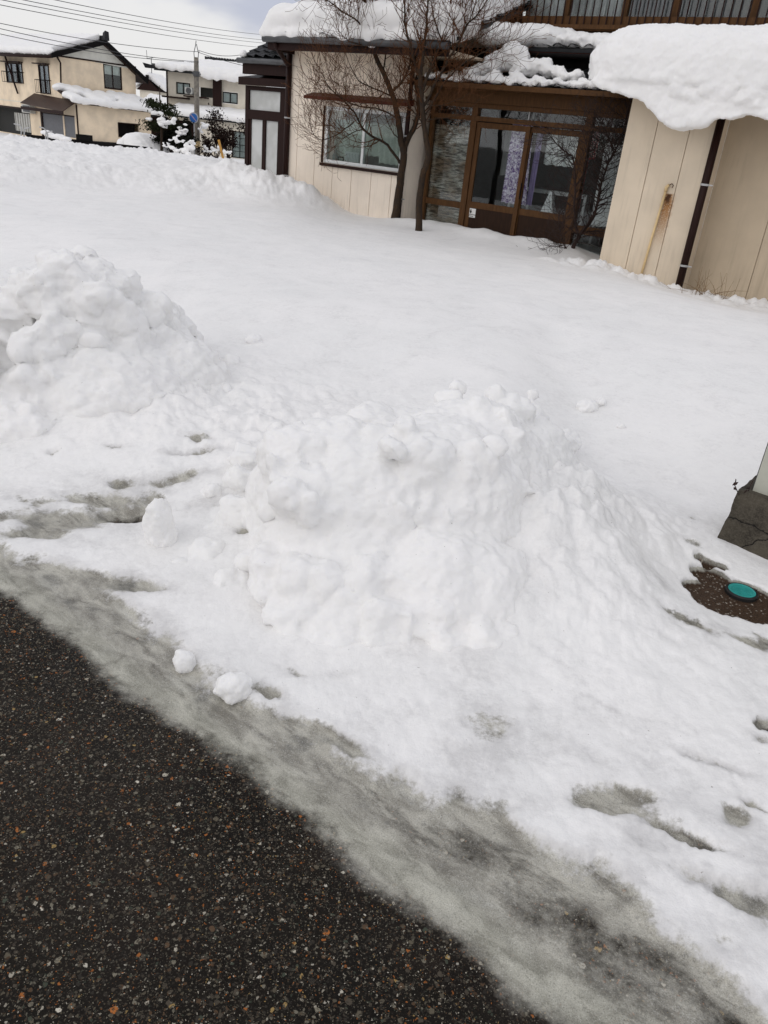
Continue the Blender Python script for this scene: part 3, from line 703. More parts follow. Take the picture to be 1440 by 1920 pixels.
# roof A: soffit, fascia, gutter, tiles
ra0, ra1, re = HF.at(502, 75, 1.1)[0], -1.0, 1.1
m = MB(); m.box(ra0+.05, ra1, -re+.06, 1.0, 2.86, 2.90); m.build('soffit', M['siding'], hz)
m = MB(); m.box(ra0, ra1+.02, -re, -re+.055, 2.80, 2.97); m.box(ra0-.002, ra0+.05, -re+.055, 3.0, 2.80, 3.0); m.build('fascia', M['dkbrown'], hz)
m = MB()
m.tube([(ra0-.05, -re-.055, 2.955), (ra1+.05, -re-.055, 2.935)], .05, 10); m.build('gutter', M['gutter'], hz, smooth=True)
MB().tube([(ra0+.22, -re-.05, 2.9), (ra0+.22, -re+.05, 2.80), (ua0-.03, -AO-.08, 2.62), (ua0-.03, -AO-.05, 2.5)], .04, 10).build('gutter_outlet', M['dkbrown'], hz, smooth=True)
def tiles(x0, x1, ya, za, yb, zb, pitch=.27, rows=None, th=.03):
    m = MB(); L = math.hypot(yb-ya, zb-za); nrow = rows or max(2, int(L/.24)); nx = int((x1-x0)/pitch*8)
    ny, nz = -(zb-za)/L, (yb-ya)/L
    for r_ in range(nrow):
        for e in (0, 1):
            t = (r_+e)/nrow
            for i in range(nx+1):
                x = x0+(x1-x0)*i/nx; w_ = .022*math.sin(2*PI*x/pitch)+.012*math.sin(4*PI*x/pitch)+(.024 if e == 0 else 0)
                m.v.append((x, ya+(yb-ya)*t+ny*w_, za+(zb-za)*t+nz*w_))
        b = r_*2*(nx+1)
        for i in range(nx): m.f.append((b+i, b+i+1, b+nx+1+i+1, b+nx+1+i))
        if r_:
            for i in range(nx): m.f.append((b-(nx+1)+i, b-(nx+1)+i+1, b+i+1, b+i))
    # under slab
    m.hexa([(x0, ya, za-.07), (x1, ya, za-.07), (x1, yb, zb-.07), (x0, yb, zb-.07), (x0, ya, za-.02), (x1, ya, za-.02), (x1, yb, zb-.025), (x0, yb, zb-.025)])
    return m
tiles(ra0-.06, ra1+.06, -re-.06, 3.02, 2.4, 4.25).build('roof', M['tile'], hz, smooth=False)
# roof behind, over the side porch
g0 = HF.at(455, 112, -.35); g1 = HF.at(548, 122, -.35)
tiles(g0[0], ua0-.02, .30, g0[1]+.06, 2.2, g0[1]+.9).build('roof', M['tile'], hz)
MB().tube([(g0[0]-.03, .24, g0[1]-.02), (ua0-.03, .24, g0[1]-.03)], .05, 10).build('gutter', M['gutter'], hz, smooth=True)
MB().box(g0[0]+.03, ua0-.01, .32, .40, g0[1]-.25, g0[1]-.02).box(g0[0]+.35, ua0-.01, .4, 1.4, g0[1]-.25, g0[1]-.21).build('fascia', M['dkbrown'], hz)
# side wall of A and black panel for the shade in the gap behind
MB().box(ua1+.001, -1.86, .12, 1.3, -.3, 2.9).build('gap_shade_panel', M['black'], hz)
MB().box(-1.99+.004, -1.86, -.3, -.14, 2.3, 2.86).build('wall', M['siding'], hz)

# glazed entrance (B)
def u_(px, py, o=BO): return HF.at(px, py, o)[0]
BL, BR = -1.86, 2.3
fr = MB()
def bar(x0, x1, z0, z1, y0=-.05, y1=.05, t=fr): t.box(x0, x1, y0, y1, z0, z1)
bar(BL-.12, BR, 2.26, 2.47, -.10, .06); bar(BL-.14, BR, 2.44, 2.50, -.16, -.10)
bar(BL, BR, 2.19, 2.258, -.055, .05)
bar(BL, BR, 2.00, 2.07, -.06, .05)
posts = [(BL, BL+.07), (-1.05, -.94), (.98, 1.09), (BR-.05, BR)]
for a, b in posts:
    bar(a, b, -.3, 1.999, -.058, .05); bar(a, b, 2.071, 2.189, -.052, .05)
bar(BL+.07, -1.05, .62, .72, -.045, .04)
bar(1.09, BR-.05, .52, .64, -.045, .04)
fr.build('entrance_frame', M['bronze'], hz)
MB().box(BL+.07, -1.05, .0, .01, 2.071, 2.189).box(-.94, .98, .0, .01, 2.071, 2.189).box(1.09, BR-.05, .0, .01, 2.071, 2.189).build('transom_glass', M['glassdk'], hz)
MB().box(-.02, .0, -.02, .02, 2.071, 2.189).build('transom_divider', M['steel'], hz)
MB().box(BL+.07, -1.05, .0, .01, .72, 1.999).box(BL+.07, -1.05, .0, .01, -.3, .62).build('side_glass', M['glass'], hz)
MB().box(BL+.07, -1.06, .03, .04, -.3, .62).box(BL+.07, -1.06, .03, .04, .72, 1.90).build('reed_screen', M['reed'], hz)
MB().box(1.09, BR-.05, .0, .01, .64, 1.999).box(1.09, BR-.05, .0, .01, -.3, .52).build('side_glass', M['glassdk'], hz)
def sash(x0, x1, y, label):
    f = MB(); f.box(x0, x0+.075, y-.018, y+.018, .05, 1.985).box(x1-.075, x1, y-.018, y+.018, .05, 1.985).box(x0+.075, x1-.075, y-.018, y+.018, 1.90, 1.985).box(x0+.075, x1-.075, y-.018, y+.018, .66, .76).box(x0+.075, x1-.075, y-.018, y+.018, .05, .12)
    o = f.build('sliding_door', M['bronze'], hz); o['label'] = label
    MB().box(x0+.07, x1-.07, y-.003, y+.003, .755, 1.905).build('pane', M['glassdk'], o)
    MB().box(x0+.07, x1-.07, y-.010, y+.010, .115, .665).build('kick_panel', M['bronzedk'], o)
    return o
d1 = sash(-.93, .06, -.022, 'sliding glass door with a small white sticker'); d2 = sash(-.0, .97, .022, 'sliding glass door in front of the lace curtain')
MB().box(.055, .075, -.052, -.045, .9, 1.15).build('handle', M['black'], d2)
# sticker on the kick panel: white label with a dark figure and text strip
sx = u_(887, 401); st = MB().box(sx-.065, sx+.065, -.0365, -.0335, .555, .65).box(sx-.065, sx+.065, -.0365, -.0335, .505, .545).build('sticker', M['sticker'], d1)
MB().box(sx-.055, sx+.03, -.0385, -.037, .520, .529).build('sticker_text', M['black'], st)
g = MB().box(sx-.040, sx-.022, -.0385, -.037, .610, .632).box(sx-.048, sx-.012, -.0385, -.037, .588, .611).box(sx-.040, sx-.018, -.0385, -.037, .568, .589)
g.build('sticker_print', M['black'], st)
# entrance hall interior
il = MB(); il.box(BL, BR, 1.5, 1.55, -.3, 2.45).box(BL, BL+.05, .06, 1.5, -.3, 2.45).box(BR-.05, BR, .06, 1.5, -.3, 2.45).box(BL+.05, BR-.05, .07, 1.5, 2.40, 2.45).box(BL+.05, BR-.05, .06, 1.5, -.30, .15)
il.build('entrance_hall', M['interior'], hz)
m = MB()
for x in (-.52, -.36, .55, .95): m.box(x, x+.035, 1.1, 1.13, .2, 2.35)
m.build('inner_door_frame', M['shelf'], hz)
tag(place(cloth(-.40, -.02, .80, 2.05, .22, .02, .10, taper=-.25), 'floral_curtain', M['floral'], smooth=True), 'purple and white floral curtain behind the left sliding door', 'curtain')
tag(place(cloth(.09, .19, .82, 2.0, .20, .022, .05), 'tied_curtain', M['purple'], smooth=True), 'narrow gathered purple curtain behind the middle door stile', 'curtain')
tag(place(cloth(.20, .84, 1.46, 2.0, .34, .012, .16), 'lace_curtain', M['lace'], smooth=True), 'short pale lace curtain behind the upper right sliding door', 'curtain')
tag(place(cloth(.84, 1.16, 1.60, 2.02, .18, .02, .12), 'red_cloth', M['red'], smooth=True), 'dark red cloth hanging behind the right door post', 'cloth')
tag(place(cloth(.95, 1.05, .85, 1.6, .20, .02, .12), 'dark_red_garment', M['red'], smooth=True), 'dark red garment hanging low behind the right door stile', 'garment')
tag(place(MB().box(-.55, .9, .75, .95, 1.00, 1.06).box(-.55, -.5, .75, .95, .2, 1.0).box(.85, .9, .75, .95, .2, 1.0).box(.2, .24, .75, .95, .2, 1.0), 'shelf', M['shelf']), 'pale shelf seen across the hall through the sliding doors', 'shelf')
m = MB(); m.hexa([(.18, .28, .3), (.66, .28, .3), (.66, .5, .3), (.18, .5, .3), (.40, .36, 1.06), (.44, .36, 1.06), (.44, .42, 1.04), (.40, .42, 1.04)])
tag(place(m, 'white_sheet', M['blindwhite']), 'white pointed cloth draped over something behind the right sliding door', 'sheet')
tag(place(cloth(1.28, 1.9, .66, 1.85, .16, .006, .3), 'white_blind', M['blindwhite'], smooth=True), 'plain white blind behind the narrow right side glass', 'blind')
tag(place(cloth(-.88, -.62, 1.2, 2.0, .9, .02, .2), 'grey_curtain', M['curtgrey'], smooth=True), 'dull grey curtain deep inside behind the left sliding door', 'curtain')

# entrance roof (tiles) and wall above it, its eave shade painted black
tiles(BL-.25, 2.6, -.45, 2.52, .62, 2.86, .27).build('roof', M['tile'], hz)
MB().box(BL-.28, 2.55, -.46, -.42, 2.44, 2.51).build('fascia', M['bronze'], hz)
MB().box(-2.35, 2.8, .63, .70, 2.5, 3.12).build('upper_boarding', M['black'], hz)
MB().box(-1.0, 3.0, .42, .62, 3.05, 3.12).box(-1.0, 3., .40, .44, 2.99, 3.06).build('eave_board', M['redbrown'], hz)
MB().tube([(-1.0, .36, 3.02), (3.0, .36, 3.02)], .035, 8).build('gutter', M['black'], hz, smooth=True)
tiles(-1.0, 5.5, .40, 3.14, 1.25, 3.40, .27).build('roof', M['tile'], hz)

# wall C, D
uc0 = HF.at(1187, 184, CO)[0]; uc1 = 3.32
m = MB(); wall_cells(m, uc0, uc1, -.5, 2.6, -CO, -CO+.12, (), .43, .40); m.box(uc1-.10, uc1, -CO+.12, -DO, -.5, 2.6); m.box(uc0, uc0+.1, -CO+.12, -.16, -.5, 2.6)
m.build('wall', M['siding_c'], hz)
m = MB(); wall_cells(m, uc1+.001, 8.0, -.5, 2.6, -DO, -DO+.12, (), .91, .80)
m.build('wall', M['siding_shade'], hz)
MB().box(uc0-.12, 8.2, -CO-.42, 1.2, 2.50, 2.56).build('canopy_slab', M['siding'], hz)
MB().box(uc0-.14, 8.2, -CO-.45, -CO-.421, 2.40, 2.58).build('canopy_fascia', M['gutter'], hz)
# cream pipe with rusty top
p0 = HF.w(2.80, CO+.03, .05); p1 = HF.w(2.88, CO+.03, 1.33)
t = thing('pipe', p0, 0, 'thin cream pipe leaning on the tan wall below a rust stain', 'pipe')
MB().tube([p0-p0+np.array([0, 0, -.1]), (p1-p0)*.5, p1-p0], .016, 10).build('tube', M['creampipe'], t, smooth=True)
e = p1-p0; MB().tube([e, e+[0, 0, .05], e+[.02, -.02, .08]], [.022, .022, .018], 10).build('cap', M['creampipe'], t, smooth=True)
MB().tube([e+[.02, .0, .07], e+[.05, -.03, .10], e+[.07, -.04, .08], e+[.06, -.04, .05]], .006, 6).build('hook', M['rust'], t, smooth=True)

# second storey
UO = -1.2
ux = HF.at(962, 30, UO)[0]
m = MB(); m.box(-4.2, ux, 1.2, 1.35, 2.9, 6.2); m.build('upper_wall', M['palegreen'], hz)
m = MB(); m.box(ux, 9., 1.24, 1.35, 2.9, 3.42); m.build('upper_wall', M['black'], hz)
m = MB(); m.box(ux, 9, 1.10, 1.24, 3.42, 3.60); m.box(ux, ux+.14, 1.10, 1.24, 3.60, 5.4)
for a in (.95, 1.95, 2.75, 3.9, 5.2): m.box(ux+a, ux+a+.09, 1.14, 1.22, 3.60, 5.4)
m.box(ux, 9, 1.12, 1.24, 5.4, 5.6)
uw = m.build('upper_window', M['bronze'], hz)
MB().box(ux+.14, 9, 1.19, 1.20, 3.60, 5.4).build('pane', M['glassdk'], uw)
cloth(ux+.16, ux+1.9, 3.62, 5.4, 1.30, .03, .16).build('inner_curtain', M['curtgrey'], uw, smooth=True)
cloth(ux+2.0, 8.0, 3.62, 5.4, 1.33, .04, .22).build('inner_curtain', M['curtdark'], uw, smooth=True)
m = MB(); x = ux+.05; m.box(ux, 9, .92, .98, 4.6, 4.66)
while x < 8.5: m.box(x, x+.016, .94, .956, 3.52, 4.6); x += .125
m.box(ux-.01, ux+.05, .9, 1.0, 3.42, 4.66)
m.build('balcony_rail', M['dkbrown'], hz)
MB().box(ux, 9, .975, 1.06, 3.44, 3.64).box(ux, 9, .92, .974, 3.46, 3.52).build('balcony_board', M['bronze'], hz)
MB().box(-4.2, -2.6, .9, 1.19, 4.12, 4.5).build('upper_eave', M['dkbrown'], hz)
MB().tube([(ux-.75, 1.14, 3.3), (ux-.75, 1.14, 6)], .03, 8).build('upper_pipe', M['gutter'], hz, smooth=True)

# side porch of dark brown glazing
PF = -.5
x0 = HF.at(463, 200, PF)[0]; xr = HF.at(528, 200, PF)[0]; x1 = xr+.36; zt = 2.30
pr = MB(); y = .5
for a, b in ((x0, x0+.10), (xr, ua0-.02)): pr.box(a, b, y-.05, y+.05, -.3, zt)
pr.box(x0+.10, x1-.36, y-.05, y+.05, 1.68, 1.86).box(x0+.1, x1-.36, y-.05, y+.05, zt-.08, zt).box(x0+.1, x1-.36, y-.05, y+.05, .35, .62)
xm_ = (x0+.1+x1-.36)/2; pr.box(xm_-.045, xm_+.045, y-.04, y+.04, .62, 1.68)
pr.box(x0+.1, x0+.16, y-.03, y+.03, .62, 1.68).box(x1-.42, x1-.36, y-.03, y+.03, .62, 1.68)
pr.box(x0, x0+.08, y+.05, y+1.8, zt-.2, zt).box(x0, x0+.08, y+.05, y+1.8, -.3, .6).box(x0, x0+.08, y+1.7, y+1.8, .6, zt)
po = pr.build('porch_frame', M['dkbrown'], hz)
MB().box(x0+.16, xm_-.045, y-.006, y+.006, .62, 1.68).box(xm_+.045, x1-.42, y-.006, y+.006, .62, 1.68).build('frosted_pane', M['frost'], po)
MB().box(x0+.10, x1-.36, y-.006, y+.006, 1.86, zt-.08).build('transom_pane', M['frost'], po)
MB().box(x0+.1, x1-.1, y+1.75, y+1.8, -.3, zt).build('porch_back', M['curtain'], po)
MB().hexa([(x0-.12, y-.14, zt), (x1-.1, y-.14, zt), (x1-.1, y+1.9, zt+.3), (x0-.12, y+1.9, zt+.2), (x0-.12, y-.14, zt+.14), (x1-.1, y-.14, zt+.14), (x1-.1, y+1.9, zt+.62), (x0-.12, y+1.9, zt+.4)]).build('porch_roof', M['dkbrown'], hz)

# ------------------------------------------------------------------ snow lying on the roofs
def roofsnow(label, blobs, voxel=.04, disp=((1.5, .05), (5., .02)), extra=None, smooth=4, mat=None, name='roof_snow', bill=True):
    bl = [(tuple(HF.w(u, o, z)), r, HF.rz, na) for (u, o, z, r, na) in blobs]
    return tag(snowbody(name, bl, voxel, disp=disp, smooth=smooth, extra=extra, mat=mat, bill=bill), label, 'snow', 'snow lying on the roofs')
def slab(u0, u1, oa, za, ob, zb, th):
    m = MB(); P = []
    for z in (0, th):
        for u, o, zz in ((u0, oa, za), (u1, oa, za), (u1, ob, zb), (u0, ob, zb)): P.append(HF.w(u, o, zz+z))
    m.hexa(P); return m
# A roof
bl = []
for u in np.arange(ra0+.25, ra1+.0, .42):
    bl.append((u, .80+RNG.uniform(-.04, .04), 3.28+RNG.uniform(-.03, .03), (.42, .40, .26), .1))
for u in np.arange(ra0-.02, ra1, .13):
    bl.append((u, 1.08+RNG.uniform(-.03, .04), 3.04+RNG.uniform(-.02, .04), (.14, .11, .10+RNG.uniform(-.02, .04)), .3))
bl += [(ra0+.05, .9, 3.18, (.22, .3, .18), .2), (ra0+.55, 1.14, 2.97, (.06, .05, .10), .3), (ra0+2.7, 1.12, 3.0, (.14, .07, .09), .3)]
for u in np.arange(ra1-.1, ra1+1.0, .22): bl.append((u, -.35-(u-ra1)*.5, 3.30+RNG.uniform(-.03, .03), (.30, .40, .16), .25))
roofsnow('thick snow along the left roof above the white framed window', bl, .035, extra=[slab(ra0+.1, ra1, .98, 3.06, -2.4, 4.25, .40)], disp=((.8, .07), (3., .025), (11., .008)), bill=False, smooth=6)
# rear small roof
bl = []
for k in range(26):
    t = RNG.uniform(0, 1); bl.append((RNG.uniform(g0[0]+.22, ua0+.1), -.42-t*1.5, g0[1]+.16+t*.65, (.30, .28, .2), .2))
bl += [(g0[0]+.10, -.28, g0[1]+.10, (.09, .09, .08), .3), (g0[0]+.9, -.8, g0[1]+.55, (.5, .5, .35), .2)]
roofsnow('mound of snow on the small tiled roof behind the dark glazed porch', bl, .035)
# strip under the upper window
bl = []
for u in np.arange(-1.2, 3.2, .13):
    bl.append((u, -.62+RNG.uniform(-.06, .08), 3.20+RNG.uniform(-.02, .05), (.16, .22, .10+RNG.uniform(0, .05)), .4))
    bl.append((u, -.9, 3.28+(.06 if u < 0 else 0), (.2, .25, .13+(.05 if u < -.3 else 0)), .3))
roofsnow('narrow ledge of snow under the upper storey balcony window', bl, .025, ((4., .03), (14., .012)))
bl = [(u, -.42+RNG.uniform(-.02, .02), 3.10+RNG.uniform(-.03, .01), (.08, .06, .045), .5) for u in (-.55, -.45, -.38, -.3, -.2, .0, .06, .15)]
# lumps on the tiled entrance roof
def zr(o): return 2.55+(.45-o)*.318
bl2 = []
for u in np.arange(-1.75, 2.0, .09):
    o = .38; bl2.append((u, o+RNG.uniform(-.05, .04), zr(o)+RNG.uniform(-.01, .03), (.09, .10, .05), .5))
for u, o, r, up in ((-1.1, .25, .14, .02), (-.95, .1, .16, .05), (-.78, 0, .2, .12), (-.62, -.05, .22, .2), (-.45, 0, .22, .26), (-.33, .0, .18, .2), (-.2, .1, .16, .12), (-.05, .05, .16, .12), (.1, .0, .15, .15), (.25, .05, .14, .08), (.42, .1, .13, .08), (.55, .15, .12, .04), (.72, .1, .12, .05), (-.5, .0, .16, .36), (-.3, .05, .15, .02), (-1.3, .3, .1, .0), (-1.55, .33, .08, .0), (.9, .3, .1, 0), (1.1, .35, .1, 0), (-.6, .28, .16, 0), (-.2, .3, .14, 0), (-1.5,.1,.07,0), (.2,.32,.12,0)):
    bl2.append((u, o, zr(o)+up, (r, r, r*.75), .5))
roofsnow('broken lumps of snow scattered on the tiled roof over the entrance', bl2, .020, ((6., .03), (18., .015)), smooth=1)
# huge cushion over the right-hand canopy
bl = []
def cushion(u, o, z, r, na=.12): bl.append((u, o, z, r, na))
for u in np.arange(2.50, 8.2, .62): cushion(u, .45, 2.62, (1.08, 1.55, .64+.015*math.sin(u*2)), -.08)
low = [(1.75, 2.50), (1.95, 2.44), (2.2, 2.40), (2.35, 2.36), (2.5, 2.32), (2.62, 2.24), (2.74, 2.16), (2.86, 2.08), (3.0, 2.06), (3.14, 2.10), (3.3, 2.12), (3.42, 2.2), (3.6, 2.2), (3.75, 2.26), (4.0, 2.22), (4.4, 2.26), (5, 2.2), (8, 2.2)]
def curtain(o0, o1, dz):
    m = MB(); m.prism([(u, z+dz) for u, z in low]+[(8, 2.80), (2.0, 2.80)], -o1, -o0); m.v = [tuple(HF.w(v[0], -v[1], v[2])) for v in m.v]; return m
top = [curtain(1.72, 1.93, 0.)]
for u, o, z, r in ((2.75, 1.90, 2.5, .14), (3.0, 1.92, 2.42, .17), (2.95, 1.92, 2.22, .12), (3.35, 1.92, 2.5, .2), (3.75, 1.92, 2.45, .17), (4.2, 1.92, 2.42, .2), (2.55, 1.88, 2.52, .12), (4.8, 1.92, 2.45, .2), (3.2, 1.93, 2.25, .1)): cushion(u, o-.05, z, (r*1.3, r*.7, r*.8), .45)
for u in np.arange(1.85, 2.4, .12): cushion(u, 1.3, 2.56, (.12, .4, .07), .15)
roofsnow('huge rounded cushion of snow overhanging the tan wall at the right', bl, .022, ((.8, .07), (3.2, .04), (9., .024), (26., .014)), extra=top, smooth=4, bill=False)

# ================================================================== TREES
def smoothline(pts, n=4):
    pts = [np.array(p, float) for p in pts]; out = []
    for i in range(len(pts)-1):
        a, b, c, d = pts[max(i-1, 0)], pts[i], pts[i+1], pts[min(i+2, len(pts)-1)]
        for k in range(n):
            t = k/n; out.append(.5*((2*b)+(-a+c)*t+(2*a-5*b+4*c-d)*t*t+(-a+3*b-3*c+d)*t**3))
    out.append(pts[-1]); return out
def twigs(mb, p, d, L, r, depth, R, up=.25, k=5, split=1.):
    n = max(3, int(L/.07)); pts = [p]; rs = [r]; q = p.copy(); v = d/np.linalg.norm(d)
    for i in range(n):
        v = v+R.normal(0, .13, 3)+np.array([0, 0, up*.25]); v /= np.linalg.norm(v); q = q+v*L/n; pts.append(q.copy()); rs.append(max(.0024, r*(1-.75*(i+1)/n)))
        if depth > 0 and i > 0 and R.random() < .62*split:
            a = R.normal(0, 1, 3); a -= a@v*v; a /= np.linalg.norm(a)
            twigs(mb, q.copy(), v*.75+a*.75, L*R.uniform(.35, .62), rs[-1]*.62, depth-1, R, up, 4, split)
    mb.tube(pts, rs, k, cap=False)
def tree(name, base_px, zb, limbs, label, cat, group, bark, bark2, trunk_r, seed, dens=1., tw=.55, jit=.25, up=.25):
    R = np.random.default_rng(seed); P0 = Z(*base_px, zb); Yb = P0[1]
    root = thing(name, (P0[0], P0[1], P0[2]-.25), 0, label, cat, group); org = np.array([P0[0], P0[1], P0[2]-.25])
    tr = MB(); br = MB(); tg = MB(); anchors = {}
    for li, (pts, ra, rb, dy) in enumerate(limbs):
        W = []
        for i, (px, py) in enumerate(pts):
            t = i/(len(pts)-1); W.append(DY(px, py, Yb+dy*t))
        if li == 0: W.insert(0, W[0]-np.array([0, 0, .3]))
        W = smoothline(W, 4); n = len(W); rs = [ra+(rb-ra)*(i/(n-1))**.9 for i in range(n)]
        if li == 0: rs = [r*(1+.35*max(0, 1-i/5)) for i, r in enumerate(rs)]
        W = [w+R.normal(0, .004, 3) for w in W]
        (tr if li == 0 else br).tube([w-org for w in W], rs, 12 if li == 0 else 7, cap=False)
        if li == 0: st = int(n*.75)
        else: st = int(n*.18)
        for i in range(st, n):
            for _ in range(int(dens*(1.0 if li else .4)+R.random())):
                v = W[min(i+1, n-1)]-W[max(i-1, 0)]; v /= np.linalg.norm(v)+1e-9
                a = R.normal(0, 1, 3); a -= a@v*v; a /= np.linalg.norm(a)
                twigs(tg, W[i]-org, v*.6+a*.9, tw*R.uniform(.45, 1.15), min(.010, rs[i]*.5), 2, R, up)
        twigs(tg, W[-1]-org, W[-1]-W[-2], tw*.9, rs[-1]*.9, 2, R, up)
    tr.build('trunk', M[bark], root, smooth=True)
    br.build('branches', M[bark], root, smooth=True); tg.build('twigs', M[bark2], root, smooth=True)
    return root
tree('bare_tree', (740, 414), .30, [
    ([(740,414),(745,380),(752,333),(757,290),(752,262),(746,222),(737,181),(720,139),(703,103),(695,67),(692,28),(680,-10),(664,-60)], .080, .018, .0),
    ([(757,285),(764,262),(778,236),(786,194),(779,153),(776,119),(765,92),(764,56),(762,17),(758,-50)], .05, .018, .35),
    ([(737,170),(756,150),(768,122),(772,95),(790,60)], .024, .008, -.2),
    ([(750,306),(726,272),(698,256),(680,240),(664,211),(642,186),(620,167),(604,140)], .026, .006, -.6),
    ([(678,242),(660,250),(642,260),(628,256)], .009, .004, -.3),
    ([(664,228),(642,246),(620,258),(600,262),(586,248),(580,222)], .011, .004, -.5),
    ([(703,103),(680,85),(655,78),(636,60)], .014, .005, -.4), ([(694,67),(670,40),(640,20),(612,0),(590,-10)], .015, .005, -.5),
    ([(694,50),(710,20),(722,-5),(730,-40)], .014, .006, .3), ([(693,70),(676,45),(660,10),(640,-20)], .016, .006, .1),
    ([(718,136),(724,100),(728,60),(726,20),(735,-30)], .014, .006, .4), ([(764,80),(745,50),(735,20),(720,-10)], .012, .005, .3),
    ([(764,56),(780,30),(796,5),(800,-30)], .014, .006, .4), ([(737,181),(700,165),(672,150),(655,120)], .014, .005, -.7),
    ([(744,222),(712,205),(680,200),(650,190),(630,170)], .014, .005, -.7), ([(750,262),(735,245),(722,215),(714,190)], .009, .004, -.4)],
    'bare tree forking low in front of the white framed window', 'tree', 'bare trees before the house', 'bark', 'barktree2', .07, 3, 1.55, .66, up=.5)
tree('bare_tree', (785, 430), .30, [
    ([(785,430),(787,375),(792,330),(802,298),(799,262),(794,228),(791,194),(789,161),(786,130)], .060, .032, .0),
    ([(788,150),(778,119),(768,80),(760,48),(759,0),(757,-50)], .026, .010, .1), ([(789,140),(793,105),(797,70),(801,16),(806,-40)], .026, .010, -.3),
    ([(792,170),(806,130),(818,100),(829,77),(840,45),(845,0),(856,-50)], .028, .009, .2), ([(795,200),(820,150),(845,105),(862,75),(874,48),(900,22),(925,-20)], .024, .007, -.3),
    ([(798,215),(830,160),(862,125),(893,105),(925,90),(957,77)], .016, .004, -.4), ([(845,105),(880,85),(915,60),(945,40)], .010, .004, .2),
    ([(829,77),(815,40),(810,0),(818,-40)], .012, .005, .4), ([(795,236),(780,215),(768,200),(755,170)], .010, .004, -.3), ([(791,194),(820,198),(850,190),(880,175)], .007, .003, -.4),
    ([(797,225),(830,222),(870,212),(900,185)], .006, .003, -.5), ([(862,75),(880,40),(890,10),(900,-30)], .010, .005, .1), ([(874,48),(868,10),(872,-30)], .009, .004, .2)],
    'slender straight bare tree at the left end of the glazed entrance', 'tree', 'bare trees before the house', 'bark', 'barktree2', .05, 11, 1.4, .60, up=.5)
tree('bare_shrub', (1074, 474), .28, [
    ([(1070,478),(1076,462),(1086,442)], 0.0405, 0.0286, 0),
    ([(1086,442),(1110,412),(1120,380),(1126,351),(1139,310),(1155,280),(1167,250),(1174,225),(1180,200)], 0.0243, 0.0078, .1),
    ([(1155,285),(1140,258),(1124,244),(1100,228)], 0.0095, 0.0039, .1), ([(1139,310),(1132,280),(1126,262)], 0.0095, 0.0039, 0), ([(1084,445),(1077,400),(1078,350),(1075,300),(1060,285),(1037,262),(1030,250)], 0.0189, 0.0052, -.1),
    ([(1088,440),(1110,434),(1135,434),(1165,428)], 0.0149, 0.0052, -.1), ([(1070,476),(1058,460),(1050,430),(1045,390)], 0.0108, 0.0039, -.2), ([(1068,478),(1050,470),(1056,430),(1060,410)], 0.0095, 0.0039, -.1),
    ([(1120,380),(1150,362),(1175,330),(1180,300)], 0.0108, 0.0039, 0), ([(1078,350),(1095,320),(1100,280),(1090,240)], 0.0108, 0.0039, 0), ([(1126,351),(1115,320),(1110,290)], 0.0081, 0.0039, -.1)],
    'small bare shrub with a leaning stem against the entrance glass', 'shrub', None, 'barkdark', 'barkdark', .03, 23, 3.2, .42, up=.15)
def sticks(name, px, py, z, n, hgt, spread, mat, label, cat, r=.004, seed=1):
    R = np.random.default_rng(seed); p = Z(px, py, z); root = thing(name, (p[0], p[1], p[2]), 0, label, cat); m = MB()
    for i in range(n):
        a = R.uniform(0, 2*PI); b = np.array([R.uniform(-spread, spread), R.uniform(-.05, .05), -.1]); d = np.array([R.normal(0, .35), R.normal(0, .2), 1.])
        pts = [b]
        for k in range(5): d = d+R.normal(0, .10, 3); pts.append(pts[-1]+d/np.linalg.norm(d)*hgt*R.uniform(.7, 1.1)/5)
        m.tube(pts, [r*(1-.14*k) for k in range(6)], 5)
        if R.random() < .7: twigs(m, pts[2].copy(), d+R.normal(0, .5, 3), hgt*.4, r*.7, 1, R)
    m.build('stems', M[mat], root, smooth=True); return root
sticks('dead_plant', 590, 372, .33, 3, .32, .10, 'barkdark', 'two bare dead stalks poking up by the tan wall above the snow', 'plant', seed=2)
p = Z(645, 398, .24); t = thing('plant_support', p, 0, 'thin wire plant support frame with a dry climbing vine below the window', 'plant support')
m = MB()
for x in (-.13, .03, .13): m.tube([(x, 0, -.15), (x+.01, 0, .26)], .004, 6)
m.tube([(-.13, 0, .20), (.13, 0, .22)], .003, 5).tube([(-.13, 0, .12), (.13, 0, .13)], .003, 5)
m.build('wire_frame', M['gutter'], t)
m = MB(); R = np.random.default_rng(5)
for k in range(5): twigs(m, np.array([.08+.02*k, 0, -.05]), np.array([.1, 0, 1.]), .34, .005, 2, R)
for k in range(60):
    c = np.array([.12+R.normal(0, .02), R.normal(0, .02), R.uniform(.0, .25)]); a = R.normal(0, .012, 3); b = R.normal(0, .012, 3); m.quad(c, c+a, c+a+b, c+b)
m.build('vine', M['barkdark'], t)
p = Z(1340, 570, .08); t = tag(thing('grass_tuft', p, 0, 'tuft of dry brown grass stems at the foot of the recessed tan wall', 'grass'), )
m = MB(); R = np.random.default_rng(9)
for k in range(46):
    x = R.normal(-.10, .20); y = R.uniform(-.08, .06); h_ = R.uniform(.12, .45); l = R.normal(0, .55); P = [np.array([x, y, -.1])]
    for q in range(1, 7): f = q/6; P.append(np.array([x+l*h_*f*f, y+R.normal(0, .004), -.1+(h_+.1)*(f-.35*abs(l)*f*f)]))
    m.tube(P, [.0042*(1-.12*q) for q in range(7)], 4)
m.build('stems', M['drygrass'], t)

